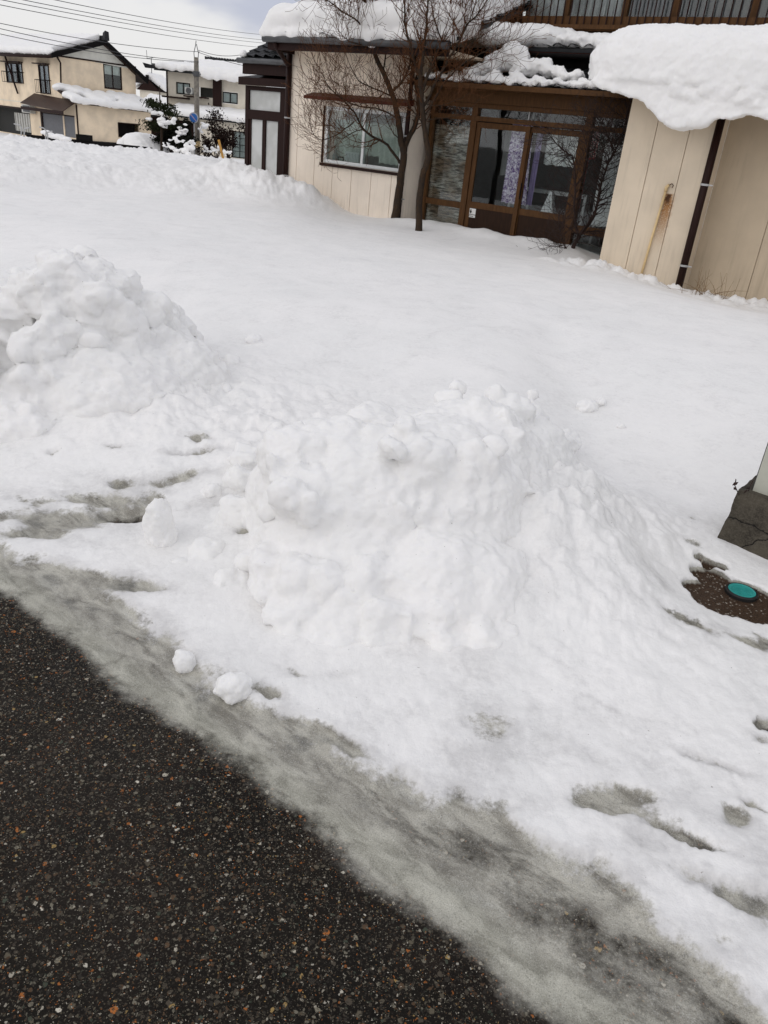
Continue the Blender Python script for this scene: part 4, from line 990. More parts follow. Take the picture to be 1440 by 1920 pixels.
# ================================================================== GATE PILLAR AND DRAIN LID
GF = Frame(np.array([1.60, 3.37, 0]), 127)
t = thing('gate_pillar', (1.60, 3.37, 0), GF.rz, 'pale gate wall end standing on a cracked dark concrete base', 'gate pillar')
def lumpybox(x0, x1, y0, y1, z0, z1, n=14, am=.006, bat=.0):
    bm = bmesh.new(); bmesh.ops.create_cube(bm, size=1.); bmesh.ops.subdivide_edges(bm, edges=bm.edges[:], cuts=n, use_grid_fill=True)
    v = np.array([q.co[:] for q in bm.verts])+.5; v = v*[x1-x0, y1-y0, z1-z0]+[x0, y0, z0]; v[:, 0] += bat*(v[:, 2]-z0)*(v[:, 0] < (x0+x1)/2); v[:, 1] += bat*(v[:, 2]-z0)*(v[:, 1] < (y0+y1)/2)
    nn = np.stack([fbm(v[:, 0]*9+i*7, v[:, 1]*9, v[:, 2]*9, 4) for i in range(3)], 1)*am; v += nn
    m = MB(); m.v = [tuple(q) for q in v]; m.f = [tuple(q.index for q in f.verts) for f in bm.faces]; bm.free(); return m
lumpybox(0, 1.4, 0, .34, -.15, .31, 30, .016, .08).build('base', M['concrete'], t)
MB().box(.085, 1.38, .075, .30, .30, 1.35).build('panel', M['postwhite'], t, bevel=.006)
MB().box(.078, .084, .10, .28, .30, 1.35).build('panel_edge', M['gutter'], t)
m = MB(); R = np.random.default_rng(4)
twigs(m, np.array([.045, .03, .29]), np.array([-.4, -.2, .5]), .07, .0022, 1, R); twigs(m, np.array([.07, .05, .30]), np.array([0, -.1, 1.]), .07, .002, 0, R)
for k in range(6): c = np.array([.04+R.normal(0, .03), .03, .315+R.uniform(0, .02)]); a = R.normal(0, .012, 3); b = R.normal(0, .01, 3); m.quad(c, c+a, c+a+b, c+b)
pw = m.build('dead_weed', M['barkdark'], None); pw.location = t.location; pw.rotation_euler = t.rotation_euler
tag(pw, 'small dead weed on the concrete ledge beside the pale gate panel', 'plant')
p = Z(1391, 1108, .012); t = thing('meter_cover', (p[0], p[1], .004), rad(-20), 'round turquoise utility cover with a black rim in the bare soil', 'manhole cover')
m = MB(); n = 40; r1 = .062
prof = [(0, .010), (.052, .010), (.054, .012), (.057, .012), (.058, .008)]
for r_, z in prof:
    for k in range(n): a = 2*PI*k/n; m.v.append((max(r_, .0005)*math.cos(a), max(r_, .0005)*math.sin(a), z))
for i in range(len(prof)-1):
    for k in range(n): m.f.append((i*n+k, (i+1)*n+k, (i+1)*n+(k+1) % n, i*n+(k+1) % n))
for rr_ in (.012, .022, .032, .043):
    nb = max(8, int(rr_*900))
    for k in range(nb):
        a = 2*PI*k/nb; c, s_ = math.cos(a), math.sin(a)
        P = [(rr_*c-s_*dx+c*dy, rr_*s_+c*dx+s_*dy) for dx, dy in ((-.0022, -.0022), (.0022, -.0022), (.0022, .0022), (-.0022, .0022))]
        m.hexa([(x, y, .0095) for x, y in P]+[(x, y, .0122) for x, y in P])
m.build('lid', M['teal'], t)
m = MB(); prof = [(.0585, -.01), (.0585, .011), (.066, .011), (.069, .006), (.069, -.01)]
for r_, z in prof:
    for k in range(n): a = 2*PI*k/n; m.v.append((r_*math.cos(a), r_*math.sin(a), z))
for i in range(len(prof)-1):
    for k in range(n): m.f.append((i*n+k, (i+1)*n+k, (i+1)*n+(k+1) % n, i*n+(k+1) % n))
m.build('rim', M['rubber'], t, smooth=False)

# ================================================================== HOUSE WITH SHUTTER (far left)
K = DY(115, 160, 65.)
LF = Frame(K, 40)                      # gable face; the left face is the x = 0 side, running along +y
SF = Frame(K, 130)                     # same corner, left face (x decreasing = going left and away)
gz = -1.3
t = thing('house', (K[0], K[1], 0), LF.rz, 'cream two storey house with grey shutter and snow covered gable roof', 'house')
def SW(px, py, off=0): u, z = SF.at(px, py, off); return u, z   # u -> local y = -u
W_ = LF.at(254, 150)[0]; zE = SF.at(60, 100)[1]; zP = LF.at(190, 79)[1]; xP = LF.at(190, 79)[0]; zER = LF.at(254, 134)[1]; LN = 15.
gw = LF.rect(193, 118, 230, 170); 
m = MB(); wall_cells(m, 0, W_, gz, zE-.05, 0, .2, [(gw[0], gw[1], gw[2], gw[3])])
m.prism([(0, zE-.05), (W_, zE-.05), (xP, zP-.25)], .0, .2)
m.box(W_-.2, W_, .2, LN, gz, zE-.1)
# left wall with openings, built as boxes along y
yv = lambda px, py: -SW(px, py)[0]
def lwall(mb, y0, y1, z0, z1, x0=0., th=.2, holes=()):
    ys = sorted({y0, y1, *[q for h in holes for q in h[:2]]}); zs = sorted({z0, z1, *[q for h in holes for q in h[2:]]})
    for a, b in zip(ys, ys[1:]):
        for c, d in zip(zs, zs[1:]):
            if any(h[0] < (a+b)/2 < h[1] and h[2] < (c+d)/2 < h[3] for h in holes): continue
            mb.box(x0, x0+th, a, b, c, d)
def LR(a, b, c, d):  # pixel rect on the left face -> (y0,y1,z0,z1)
    u0_, z1_ = SW(a, b); u1_, z0_ = SW(c, d); return (-u1_, -u0_, z0_, z1_)
w1 = LR(10, 117, 45, 157); w2 = LR(72, 121, 96, 177); shu = LR(79, 212, 141, 259); dark = LR(-30, 196, 60, 256)
dann = -SW(147, 230)[0]     # annex depth (negative y)
lwall(m, .2, LN, gz, zE-.05, holes=[w1, w2, (max(shu[0], .2), shu[1], shu[2], shu[3]), dark])
m.box(0, W_, LN-.2, LN, gz, zE-.1)
m.build('wall', M['cream'], t)
m = MB(); zl = LF.at(200, 129)[1]
m.prism([(-.2, zE-.05), (W_+.25, zE-.32), (xP, zP-.15)], -.06, -.003); m.build('gable_board', M['gablewhite'], t)
MB().box(-.05, W_+.05, -.10, -.062, zE-.16, zE-.06).build('gable_trim', M['dkbrown'], t)
# roof slabs with overhang
xe0, xe1 = LF.at(101, 103)[0]-.5, W_+.75; sl = (zP-zE)/(xP+.3)
def slope(x): return zP-.0-(abs(x-xP))*(sl if x < xP else (zP-zER+.15)/(W_-xP))
m = MB(); 
m.prism([(xe0, slope(xe0)-.12), (xP, zP-.12), (xP, zP+.08), (xe0, slope(xe0)+.08)], -.55, LN+.3)
m.prism([(xP, zP-.12), (xe1, slope(xe1)-.12), (xe1, slope(xe1)+.08), (xP, zP+.08)], -.55, LN+.3)
rf = m.build('roof', M['dkbrown'], t)
m = MB()
m.prism([(xe0, slope(xe0)-.15), (xP, zP-.16), (xP, zP+.18), (xe0, slope(xe0)+.18)], -.68, -.551)
m.prism([(xP, zP-.16), (xe1, slope(xe1)-.18), (xe1, slope(xe1)+.18), (xP, zP+.18)], -.68, -.551); m.build('barge_board', M['black'], rf)
MB().box(xP-.16, xP+.16, -.75, LN, zP+.10, zP+.42).hexa([(xP-.2, -.85, zP+.1), (xP+.2, -.85, zP+.1), (xP+.2, -.5, zP+.1), (xP-.2, -.5, zP+.1), (xP-.12, -.85, zP+.75), (xP+.18, -.85, zP+.68), (xP+.12, -.5, zP+.6), (xP-.12, -.5, zP+.6)]).build('ridge', M['tile'], rf)
MB().tube([(xe0-.05, -.5, slope(xe0)-.10), (xe0-.05, LN, slope(xe0)-.10)], .07, 8).build('gutter', M['dkbrown'], rf, smooth=True)
window(t, (gw[0]+.03, gw[1]-.03, gw[2]+.03, gw[3]-.03), .05, M['dkbrown'], M['glassdk'], 2, 1, .08)
MB().box(gw[0]+.05, gw[1]-.05, .16, .19, (gw[2]+gw[3])/2+.15, gw[3]-.05).build('blind', M['curtain'], t)
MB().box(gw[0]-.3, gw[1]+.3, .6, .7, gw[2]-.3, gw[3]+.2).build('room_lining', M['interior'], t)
# windows on the left face (x = 0 plane)
def lwin(r, cols, name, rail=False, behind='curtgrey'):
    y0, y1, z0, z1 = r; f = MB(); a = .08
    f.box(-.06, .08, y0, y1, z0, z0+a).box(-.06, .08, y0, y1, z1-a, z1).box(-.06, .08, y0, y0+a, z0+a, z1-a).box(-.06, .08, y1-a, y1, z0+a, z1-a)
    for i in range(1, cols): c = y0+(y1-y0)*i/cols; f.box(-.05, .07, c-.035, c+.035, z0+a, z1-a)
    w = f.build(name, M['dkbrown'], t); MB().box(.0, .012, y0+a, y1-a, z0+a, z1-a).build('pane', M['glassdk'], w)
    MB().box(.12, .14, y0, y1, z0, z1).build('inner_curtain', M[behind], w)
    MB().box(-.42, -.06, y0-.25, y1+.25, z1+.02, z1+.09).build('hood', M['dkbrown'], w)
    if rail:
        m = MB(); zz = z0+(.9 if rail == 2 else .75); n = 9; m.box(-.33, -.29, y0-.2, y1+.2, zz, zz+.05).box(-.33, -.29, y0-.2, y1+.2, z0+.02, z0+.06)
        for i in range(n): y = y0-.2+(y1-y0+.4)*i/(n-1); m.box(-.32, -.30, y-.012, y+.012, z0+.06, zz)
        m.box(-.33, -.0, y1+.17, y1+.2, zz, zz+.05).box(-.33, 0, y0-.2, y0-.17, zz, zz+.05); m.build('railing', M['black'], w)
lwin(w1, 3, 'window', 1); lwin(w2, 2, 'window', 2)
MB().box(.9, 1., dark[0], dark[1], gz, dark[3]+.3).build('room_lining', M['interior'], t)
lw2 = LR(20, 210, 60, 250); 
m = MB()
for i in range(9): y = lw2[0]+(lw2[1]-lw2[0])*i/8; m.box(.3, .36, y-.03, y+.03, lw2[2], lw2[3])
m.box(.37, .40, lw2[0], lw2[1], lw2[2], lw2[3]); m.build('shop_window', M['aircon'], t)
MB().box(-.02, .02, .0, LN, SW(30, 190)[1]-.03, SW(30, 190)[1]+.05).build('trim', M['cream2'], t)
MB().box(-.05, -.002, dark[0], dark[1], dark[3]-.02, dark[3]+.12).build('door_header', M['dkbrown'], t)
# diagonal leaning pole on the facade
q0 = SW(20, 103); q1 = SW(37, 176)
MB().tube([(-.5, -q0[0], q0[1]), (-.15, -q1[0], q1[1])], .07, 6).build('roof_brace', M['dkbrown'], t)
MB().tube([(-.1, -SW(108, 105)[0], SW(108, 105)[1]), (-.1, -SW(116, 120)[0], SW(116, 118)[1]), (-.1, -.15, SW(116, 158)[1])], .06, 6).build('downpipe', M['dkbrown'], t)
# annex in front of the gable
zA = SF.at(147, 196)[1]
AF = Frame(LF.w(0, -dann, 0)*[1, 1, 0]+[0, 0, 1.65], 40)
aw_ = AF.at(283, 230)[0]; ho = AF.rect(222, 231, 262, 260)
m = MB(); hz_ = (ho[0], ho[1], ho[2], ho[3])
# front wall with a sloping top: cells then wedge
zr_ = AF.at(283, 214)[1]; zmin = min(zA, zr_)-.02
wall_cells(m, 0, aw_, gz, zmin, dann, dann+.2, [hz_])
m.prism([(0, zmin), (aw_, zmin), (aw_, zr_+.1), (0, zA+.1)], dann, dann+.2)
m.box(aw_-.2, aw_, dann+.2, -.01, gz, zmin)
lwall(m, dann+.2, -.001, gz, zA+.1, holes=[(dann+.55, -.001, shu[2], shu[3])])
m.build('annex_wall', M['cream'], t)
MB().box(ho[0]+.1, ho[1]-.1, dann+.5, dann+.55, ho[2]-.2, ho[3]+.2).build('room_lining', M['black'], t)
MB().box(ho[0]-.05, ho[1]+.05, dann-.03, dann+.0-.001, ho[3], ho[3]+.07).box(ho[0]-.06, ho[0], dann-.03, dann-.001, ho[2], ho[3]).build('opening_trim', M['dkbrown'], t)
m = MB(); y0, y1 = dann+.55, shu[1]
nn = 26
for i in range(nn): z = shu[2]+(shu[3]-shu[2])*i/nn; m.prismx([(0, 0)], 0, 0) if 0 else m.box(.03+(i % 2)*.02, .08, y0, y1, z, z+(shu[3]-shu[2])/nn)
m.build('shutter', M['shutter'], t); MB().box(-.05, .10, y1, y1+.25, gz, shu[3]+.1).box(-.03, .09, y0-.02, y1, shu[3], shu[3]+.08).build('shutter_frame', M['dkbrown'], t)
aL = LR(63, 160, 141, 203)
za_, zb_ = SW(70, 176)[1], SW(64, 196)[1]
m = MB(); m.hexa([(-1.1, dann+.1, zb_-.25), (-1.1, aL[1]+.2, zb_), (-.003, aL[1]+.0, za_-.05), (-.003, dann+.1, za_-.30), (-1.1, dann+.1, zb_-.19), (-1.1, aL[1]+.2, zb_+.06), (-.003, aL[1], za_+.03), (-.003, dann+.1, za_-.22)])
m.build('awning_roof', M['awnbrown'], t)
MB().box(-1.12, -1.06, dann+.1, aL[1]+.2, zb_-.42, zb_-.2).build('awning_fascia', M['dkbrown'], t)
# annex roof under its snow
zc = AF.at(106, 163)[1]
m = MB(); m.hexa([(-.6, dann-.5, zA+.05), (aw_+.6, dann-.5, zr_+.08), (aw_+.6, 0, zr_+.7), (-.6, 0, zA+.9), (-.6, dann-.5, zA+.2), (aw_+.6, dann-.5, zr_+.22), (aw_+.6, 0, zr_+.85), (-.6, 0, zA+1.05)])
m.build('annex_roof', M['dkbrown'], t)
MB().tube([(-.1, dann-.06, zA), (-.1, dann-.06, gz+.4)], .06, 6).build('downpipe', M['dkbrown'], t)
MB().box(-.15, aw_+.1, dann-.12, dann-.002, gz, SF.at(147, 259)[1]-.12).build('plinth', M['black'], t)
q = LR(52, 196, 70, 214); ac = thing('air_conditioner', (K[0], K[1], 0), LF.rz, 'pale air conditioner on the shop wall left of the shutter', 'air conditioner', 'outdoor air conditioner units')
MB().box(-.55, -.1, q[0], q[1], q[2], q[3]).build('casing', M['aircon'], ac, bevel=.03); MB().box(-.57, -.551, q[0]+.1, q[1]-.3, q[2]+.08, q[3]-.08).build('grille', M['gutter'], ac)
# snow on that house
def wsnow(fr, label, pts, voxel, disp, extra=None, smooth=4):
    bl = [(tuple(fr.w(u, -y, z)), r, fr.rz, na) for (u, y, z, r, na) in pts]
    ex = None
    if extra:
        ex = []
        for e in extra:
            e.v = [tuple(fr.w(v[0], -v[1], v[2])) for v in e.v]; ex.append(e)
    return tag(snowbody('roof_snow', bl, voxel, M['snow_far'], smooth, disp, ex), label, 'snow', 'snow lying on the roofs')
e = MB(); e.prism([(xe0+.05, slope(xe0)+.12), (xP-.15, zP+.10), (xP-.15, zP+.55), (xe0+.1, slope(xe0)+.60)], -.15, LN)
wsnow(LF, 'thick snow on the left slope of the cream gabled house', [(xe0+.15, y, slope(xe0)+.32, (.32, .6, .28), .2) for y in np.arange(0, LN, .6)], .09, ((.6, .08),), [e])
e = MB(); e.prism([(xP+.15, zP+.12), (xe1-.3, slope(xe1)+.2), (xe1-.3, slope(xe1)+.45), (xP+.15, zP+.4)], 1.4, LN)
wsnow(LF, 'snow on the far slope of the cream gabled house', [(xP+1, 6., zP, (.5, .5, .3), .1)], .12, ((.6, .05),), [e])
bl = []
for k in range(70):
    x = RNG.uniform(-.4, aw_+.5); y = RNG.uniform(dann-.35, -.2); f = (y-(dann-.5))/(-dann+.5); zz = (zA+.2)*(1-x/(aw_+.6))+(zr_+.22)*x/(aw_+.6)+f*.8
    bl.append((x, y, zz+.12, (.6, .5, .30), .12))
for x in np.arange(-.5, aw_+.9, .35):
    zz = zA+.2+(zr_-zA+.02)*x/(aw_+.6); bl.append((x, dann-.55, zz+.10, (.35, .25, .26), .2))
wsnow(LF, 'long smooth drift of snow on the annex roof beside the shutter', bl, .09, ((.7, .09),))

# bent steel rails in front
def rail(px0, px1, ytop, ybot, label, Y=40.):
    a = DY(px0, ytop, Y); b = DY(px1, ytop+3, Y); c = DY(px1+2, ybot, Y)
    m = MB(); r = .03; o = np.array([c[0], c[1], c[2]]); f = lambda p: np.array(p)-o
    P = [f(a), f(a*.5+b*.5), f(b*.8+a*.2), f(b+np.array([.05, 0, -.12])), f([c[0], c[1], b[2]-.4]), f([c[0], c[1], c[2]-.5])]
    m.tube(smoothline(P, 3), r, 6); o_ = m.build('bent_rail', M['steel'], None, smooth=True); o_.location = o
    tag(o_, label, 'rail', 'bent steel rails along the bank')
rail(26, 38, 232, 256, 'bent steel rail standing farthest left on the snow bank'); rail(55, 43, 239, 258, 'bent steel rail second from the left, mirror of its neighbour')
rail(74, 84, 238, 262, 'bent steel rail in front of the shutter'); rail(98, 87, 246, 264, 'short bent steel rail right of the shutter middle')
# dark wall foot / bins in front of the house
p = DY(150, 262, 52.); t = tag(MB().box(-3.4, 4.4, 0, .4, -1.2, -.02).box(-.2, .6, -.1, .5, -.02, .30).build('low_wall', M['black'], None), 'low dark wall below the cream house above the snow bank', 'wall'); t.location = (p[0], p[1], p[2]); t.rotation_euler = (0, 0, -.02)
p = DY(105, 255, 51.); bl = [((p[0]+x, p[1], p[2]-.06+RNG.uniform(0, .1)-x*.15), (.35, .3, .15), 0, .3) for x in np.arange(-.6, .8, .2)]
tag(snowbody('snow_lump', bl, .05, M['snow_far'], 2, ((2., .05),)), 'lump of snow on the low dark wall by the shutter', 'snow')

# buried car
P = DY(276, 284, 55.); CA = rad(-38); car = thing('parked_car', (P[0], P[1], P[2]-.75), CA, 'dark car buried under a smooth mound of snow', 'car')
def carprof(): return [(-1.5, .35), (1.5, .3), (1.54, .75), (1.0, .95), (.5, 1.42), (-.85, 1.45), (-1.32, 1.0), (-1.54, .85)]
MB().prism(carprof(), -.8, .8).build('body', M['carbody'], car, bevel=.08)
MB().prism([(-.80, .98), (.75, .95), (.45, 1.36), (-.75, 1.38)], -.83, -.801).build('side_window', M['glassdk'], car)
for x in (-.95, .95): MB().tube([(x, -.86, .32), (x, -.6, .32)], .32, 16).build('wheel', M['rubber'], car)
e = MB(); c_, s_ = math.cos(CA), math.sin(CA)
def cw(x, y, z):
    x = x*.76
    return (P[0]+x*c_-y*s_, P[1]+x*s_+y*c_, P[2]-.75+z)
bl = []
for x in np.arange(-1.9, 2.2, .25):
    top = np.interp(x, [-2, -1.2, -.3, .6, 1.4, 2.1], [1.50, 1.84, 1.86, 1.55, .98, .55])
    for y in np.arange(-.75, .9, .3): bl.append((cw(x, y, top-.34-.22*y*y), (.40, .42, .34), 0, .1))
    if x > -.6: bl.append((cw(x, -1.0, top-.75), (.45, .35, .5), 0, .15))
    if x < -1.6: bl.append((cw(x, -1.0, .9), (.3, .35, .5), 0, .15))
tag(snowbody('car_snow', bl, .06, M['snow_far'], 4, ((1., .05),)), 'smooth rounded mound of snow over the buried car', 'snow')

# ================================================================== RIGHT BACKGROUND HOUSE
RP = DY(380, 150, 72.); RF = Frame(RP, 92)
t = thing('house', (RP[0], RP[1], 0), RF.rz, 'pale two storey house with tiled roofs behind the utility pole', 'house')
a = RF.rect(313, 140, 470, 205); x0, x1 = a[0], a[1]+1.2; zt = RF.at(380, 148)[1]+.1; zmid = RF.at(380, 190)[1]-.6
wA = RF.rect(330, 153, 357, 179); wB = RF.rect(417, 171, 446, 196); nich = RF.rect(373, 163, 401, 184)
m = MB(); wall_cells(m, x0, x1, zmid-1., zt+.35, 0, .2, [wA, wB, nich]); m.box(x0, x0+.2, .2, 6, zmid-1., zt+.3); m.build('wall', M['cream2'], t)
for r_ in (wA, wB):
    w = window(t, (r_[0]+.02, r_[1]-.02, r_[2]+.02, r_[3]-.02), .02, M['black'], M['glass'], 2, 1, .09); MB().box(r_[0]+.1, r_[1]-.1, .12, .14, r_[2]+.1, r_[3]-.1).build('inner_curtain', M['blindwhite'], w)
MB().box(nich[0]-.1, nich[1]+.1, .7, .8, nich[2]-.1, nich[3]+.1).build('recess', M['interior'], t)
q = RF.rect(401, 152, 416, 200); MB().box(q[0], q[1], -.35, -.002, q[2], q[3]+.2).build('shutter_box', M['dkbrown'], t)
q = RF.rect(352, 164, 366, 178); ac = thing('air_conditioner', (RP[0], RP[1], 0), RF.rz, 'white air conditioner on the balcony of the pale house beside the pole', 'air conditioner', 'outdoor air conditioner units')
MB().box(q[0], q[1], -.8, -.35, q[2], q[3]).build('casing', M['aircon'], ac, bevel=.03); MB().tube([((q[0]+q[1])/2, -.83, (q[2]+q[3])/2), ((q[0]+q[1])/2, -.80, (q[2]+q[3])/2)], .22, 20).build('fan_grille', M['gutter'], ac); 
q = RF.rect(350, 178, 392, 186); MB().box(q[0], q[1], -.9, -.002, q[2], q[2]+.10).build('balcony_floor', M['dkbrown'], t); MB().box(x0-.3, x0+1.9, -.6, -.002, RF.at(325, 184)[1], RF.at(325, 184)[1]+.12).build('lower_eave_trim', M['dkbrown'], t)
MB().box(x0-.06, x0+.06, -.06, -.002, zmid, zt+.2).build('corner_post', M['dkbrown'], t)
zR = RF.at(400, 114)[1]; xr0, xr1 = RF.at(372, 112)[0]-1.2, x1+1; xe_ = RF.at(296, 140)[0]; ze_ = zt+.25
m = MB(); m.hexa([(xe_, -.9, ze_-.1), (x1+1, -.9, ze_-.1), (x1+1, 4, zR-.2), (xr0, 4, zR-.2), (xe_, -.9, ze_+.08), (x1+1, -.9, ze_+.08), (x1+1, 4, zR), (xr0, 4, zR)]).build('roof', M['tile'], t)
m = MB(); m.box(xr0+.6, x1+1, 3.85, 4.15, zR-.05, zR+.42)
for i in range(30): x = xr0+.6+i*(x1+.4-xr0)/30; m.box(x, x+.12, 3.8, 4.2, zR+.42, zR+.50)
m.build('ridge', M['tile'], t)
MB().hexa([(xe_-.7, -1.0, ze_), (xe_+.3, -1.0, ze_), (xe_+.3, -.7, ze_), (xe_-.7, -.7, ze_), (xe_-.9, -1.0, ze_+.35), (xe_+.2, -1.0, ze_+.2), (xe_+.2, -.7, ze_+.2), (xe_-.9, -.7, ze_+.35)]).build('corner_tile', M['tile'], t)
# lower storey
LO = 3.2
zl0 = RF.at(415, 228, LO)[1]; zl1 = RF.at(415, 203, 0)[1]
xl0 = RF.at(372, 230, LO)[0]
MB().hexa([(xl0-2.2, -LO-.7, zl0), (x1+1, -LO-.7, zl0), (x1+1, -.01, zl1-.25), (xl0-2.2, -.01, zl1-.25), (xl0-2.2, -LO-.7, zl0+.14), (x1+1, -LO-.7, zl0+.14), (x1+1, -.01, zl1-.1), (xl0-2.2, -.01, zl1-.1)]).build('roof', M['tile'], t)
lw = RF.rect(435, 245, 480, 300, LO); gl = RF.at(430, 290, LO)[1]-1.2
m = MB(); wall_cells(m, xl0, x1+.5, gl, zl0+.1, -LO, -LO+.2, [(lw[0], x1, lw[2], lw[3])]); m.build('wall', M['cream2'], t)
w = window(t, (lw[0]+.01, x1-.01, lw[2]+.01, lw[3]-.01), -LO+.05, M['black'], M['glass'], 3, 4, .07); MB().box(lw[0], x1, -LO+.3, -LO+.33, lw[2], lw[3]).build('inner_curtain', M['blindwhite'], w)
e = MB(); e.hexa([(xe_+.6, -1.1, ze_+.16), (x1+1, -1.1, ze_+.16), (x1+1, 3.5, zR-.02), (xr0+.6, 3.5, zR-.02), (xe_+.6, -1.1, ze_+.50), (x1+1, -1.1, ze_+.5), (x1+1, 3.5, zR+.30), (xr0+.6, 3.5, zR+.30)])
bl = [(x, -1.05+RNG.uniform(-.08, .08), ze_+.28+RNG.uniform(-.1, .08)-(.28 if 3.2 < x-x0 < 6.2 else 0), (.38, .30, .27+(.15 if 3.2 < x-x0 < 6.2 else 0)), .2) for x in np.arange(xe_+.5, x1+.9, .34)]
wsnow(RF, 'heavy snow on the upper roof of the pale house behind the pole', bl, .09, ((.7, .08),), [e])
e = MB(); e.hexa([(xl0-2.6, -LO-.75, zl0+.16), (x1+1, -LO-.75, zl0+.16), (x1+1, -.03, zl1-.15), (xl0-2.6, -.03, zl1-.15), (xl0-2.6, -LO-.75, zl0+.60), (x1+1, -LO-.75, zl0+.6), (x1+1, -.03, zl1+.12), (xl0-2.6, -.03, zl1+.12)])
bl = [(x, -LO-.8, zl0+.38, (.5, .3, .30), .15) for x in np.arange(xl0-2.6, x1+1, .4)]
wsnow(RF, 'thick snow on the lower roof of the pale house behind the pole', bl, .09, ((.7, .08),), [e])
# chimney-like box and solar heater on roof
q = RF.at(350, 128); MB().box(q[0]-.55, q[0]+.7, .6, 1.4, q[1]-.4, q[1]+.25).box(q[0]-.1, q[0]+.9, .5, 1.5, q[1]+.25, q[1]+.5).build('roof_heater', M['gutter'], t); MB().box(q[0]-3.4, q[0]-2.3, 1.4, 1.8, q[1]+.02, q[1]+.18).build('roof_vent', M['gutter'], t)

# far low building with a gabled roof between the two houses, and its aerial
fp = DY(275, 160, 95.); t = thing('house', (fp[0], fp[1], 0), 0, 'distant dark gabled roof end between the two background houses', 'house')
FF = Frame(fp, 90); q = FF.rect(255, 150, 298, 166)
xm_ = (q[0]+q[1])/2; MB().prism([(q[0], q[2]-.3), (q[1], q[2]-.3), (xm_, q[3]+.2)], 0, 5).build('gable', M['dkbrown'], t); MB().box(q[0]+.3, q[1]-.3, .2, 5, -2.2, q[2]-.29).build('wall', M['cream2'], t)
MB().box(xm_-.12, xm_+.12, -.2, .2, q[3]+.1, q[3]+.6).build('ridge_ornament', M['black'], t)
e = MB(); e.prism([(q[0]-.6, q[2]-.3), (xm_, q[3]+.25), (q[1]+.6, q[2]-.3), (q[1]+.7, q[2]+.25), (xm_, q[3]+1.0), (q[0]-.7, q[2]+.25)], .3, 5.2)
wsnow(FF, 'snow over the distant dark gabled roof end', [(xm_, 2, q[3]+.4, (1., 1., .4), .1)], .12, ((.6, .06),), [e])
ap = FF.at(278, 107); t = thing('tv_aerial', (fp[0]+ap[0], fp[1]+1, q[3]), 0, 'thin television aerial mast over the distant gable', 'aerial')
hh_ = ap[1]-q[3]; MB().tube([(0, 0, 0), (0, 0, hh_)], .04, 5).build('mast', M['wire'], t)
m = MB(); m.tube([(-.5, 0, hh_-.1), (.4, 0, hh_+.1)], .025, 5)
for x in (-.4, -.1, .2): m.tube([(x, -.3, hh_-.05+x*.2), (x, .3, hh_+.05+x*.2)], .02, 5)
m.tube([(-.5, 0, hh_+.7), (-.45, 0, hh_-.1)], .025, 5); m.build('antenna', M['wire'], t)
# broad snowy lean-to roof between the houses
rp = DY(300, 200, 80.); MF = Frame(rp, 92)
q = MF.rect(268, 176, 372, 222); t = thing('shed', (rp[0], rp[1], 0), MF.rz, 'low shed under deep snow between the two background houses', 'shed')
MB().box(q[0]-1, q[1], 0, 3.5, -2., q[2]-.25).build('wall', M['dkbrown'], t); MB().hexa([(q[0]-1.2, -.5, q[2]-.2), (q[1]+.3, -.5, q[2]-.3), (q[1]+.3, 5, q[3]-.5), (q[0]-1.2, 5, q[3]-.3), (q[0]-1.2, -.5, q[2]-.1), (q[1]+.3, -.5, q[2]-.2), (q[1]+.3, 5, q[3]-.4), (q[0]-1.2, 5, q[3]-.2)]).build('roof', M['tile'], t)
e = MB(); e.hexa([(q[0]-1.1, -.5, q[2]-.08), (q[1]+.3, -.5, q[2]-.25), (q[1]+.3, 5, q[3]-.6), (q[0]-1.1, 5, q[3]-.2), (q[0]-1.1, -.5, q[2]+.45), (q[1]+.3, -.5, q[2]+.30), (q[1]+.2, 5, q[3]-.1), (q[0]-1.1, 5, q[3]+.25)])
wsnow(MF, 'deep rounded snow on the low shed roof beside the pine', [(x, -.5, q[2]+.15, (.5, .35, .3), .2) for x in np.arange(q[0]-1, q[1]+.3, .4)], .09, ((.6, .10),), [e])

# ================================================================== POLE, SIGN, STAKE, WIRES
pt = DY(372, 108, 58.); pb = DY(370, 290, 58.)
t = thing('utility_pole', (pb[0], pb[1], pb[2]-.3), 0, 'tall weathered concrete utility pole behind the snow bank', 'utility pole')
h_ = pt[2]-pb[2]+.3; MB().tube([(0, 0, 0), (0, 0, h_)], [.20, .15], 14).build('shaft', M['polec'], t, smooth=True)
m = MB(); m.tube([(-.12, 0, h_-.1), (-.15, 0, h_+.25), (-.02, 0, h_+.75), (0, 0, h_+.95)], .025, 6).tube([(.12, 0, h_-.1), (.15, 0, h_+.25), (.02, 0, h_+.75)], .025, 6).build('top_bracket', M['gutter'], t)
MB().box(-.25, .25, -.2, .2, h_-1.0, h_-.9).tube([(0, 0, h_-1.1), (0, 0, h_-.8)], .22, 12).build('band', M['gutter'], t)
MB().tube([(0, 0, .75), (0, 0, 1.15)], .215, 14).build('marking_band', M['creampipe'], t)
sp_ = DY(363, 221, 55.); gs = gh(sp_[0], sp_[1])
t = thing('road_sign', (sp_[0], sp_[1], gs), rad(-6), 'round blue no parking sign with faded slash beside the pole', 'road sign')
MB().tube([(0, .06, 0), (0, .06, sp_[2]-gs+.35)], .035, 8).build('post', M['steel'], t)
n = 32; zc = sp_[2]-gs
def disc(r, y, mat, nm, par=t): return MB().tube([(0, y, zc), (0, y+.012, zc)], r, n).build(nm, M[mat], par)
d_ = disc(.32, 0, 'steel', 'sign_disc'); disc(.255, -.016, 'signblue', 'blue_field', d_)
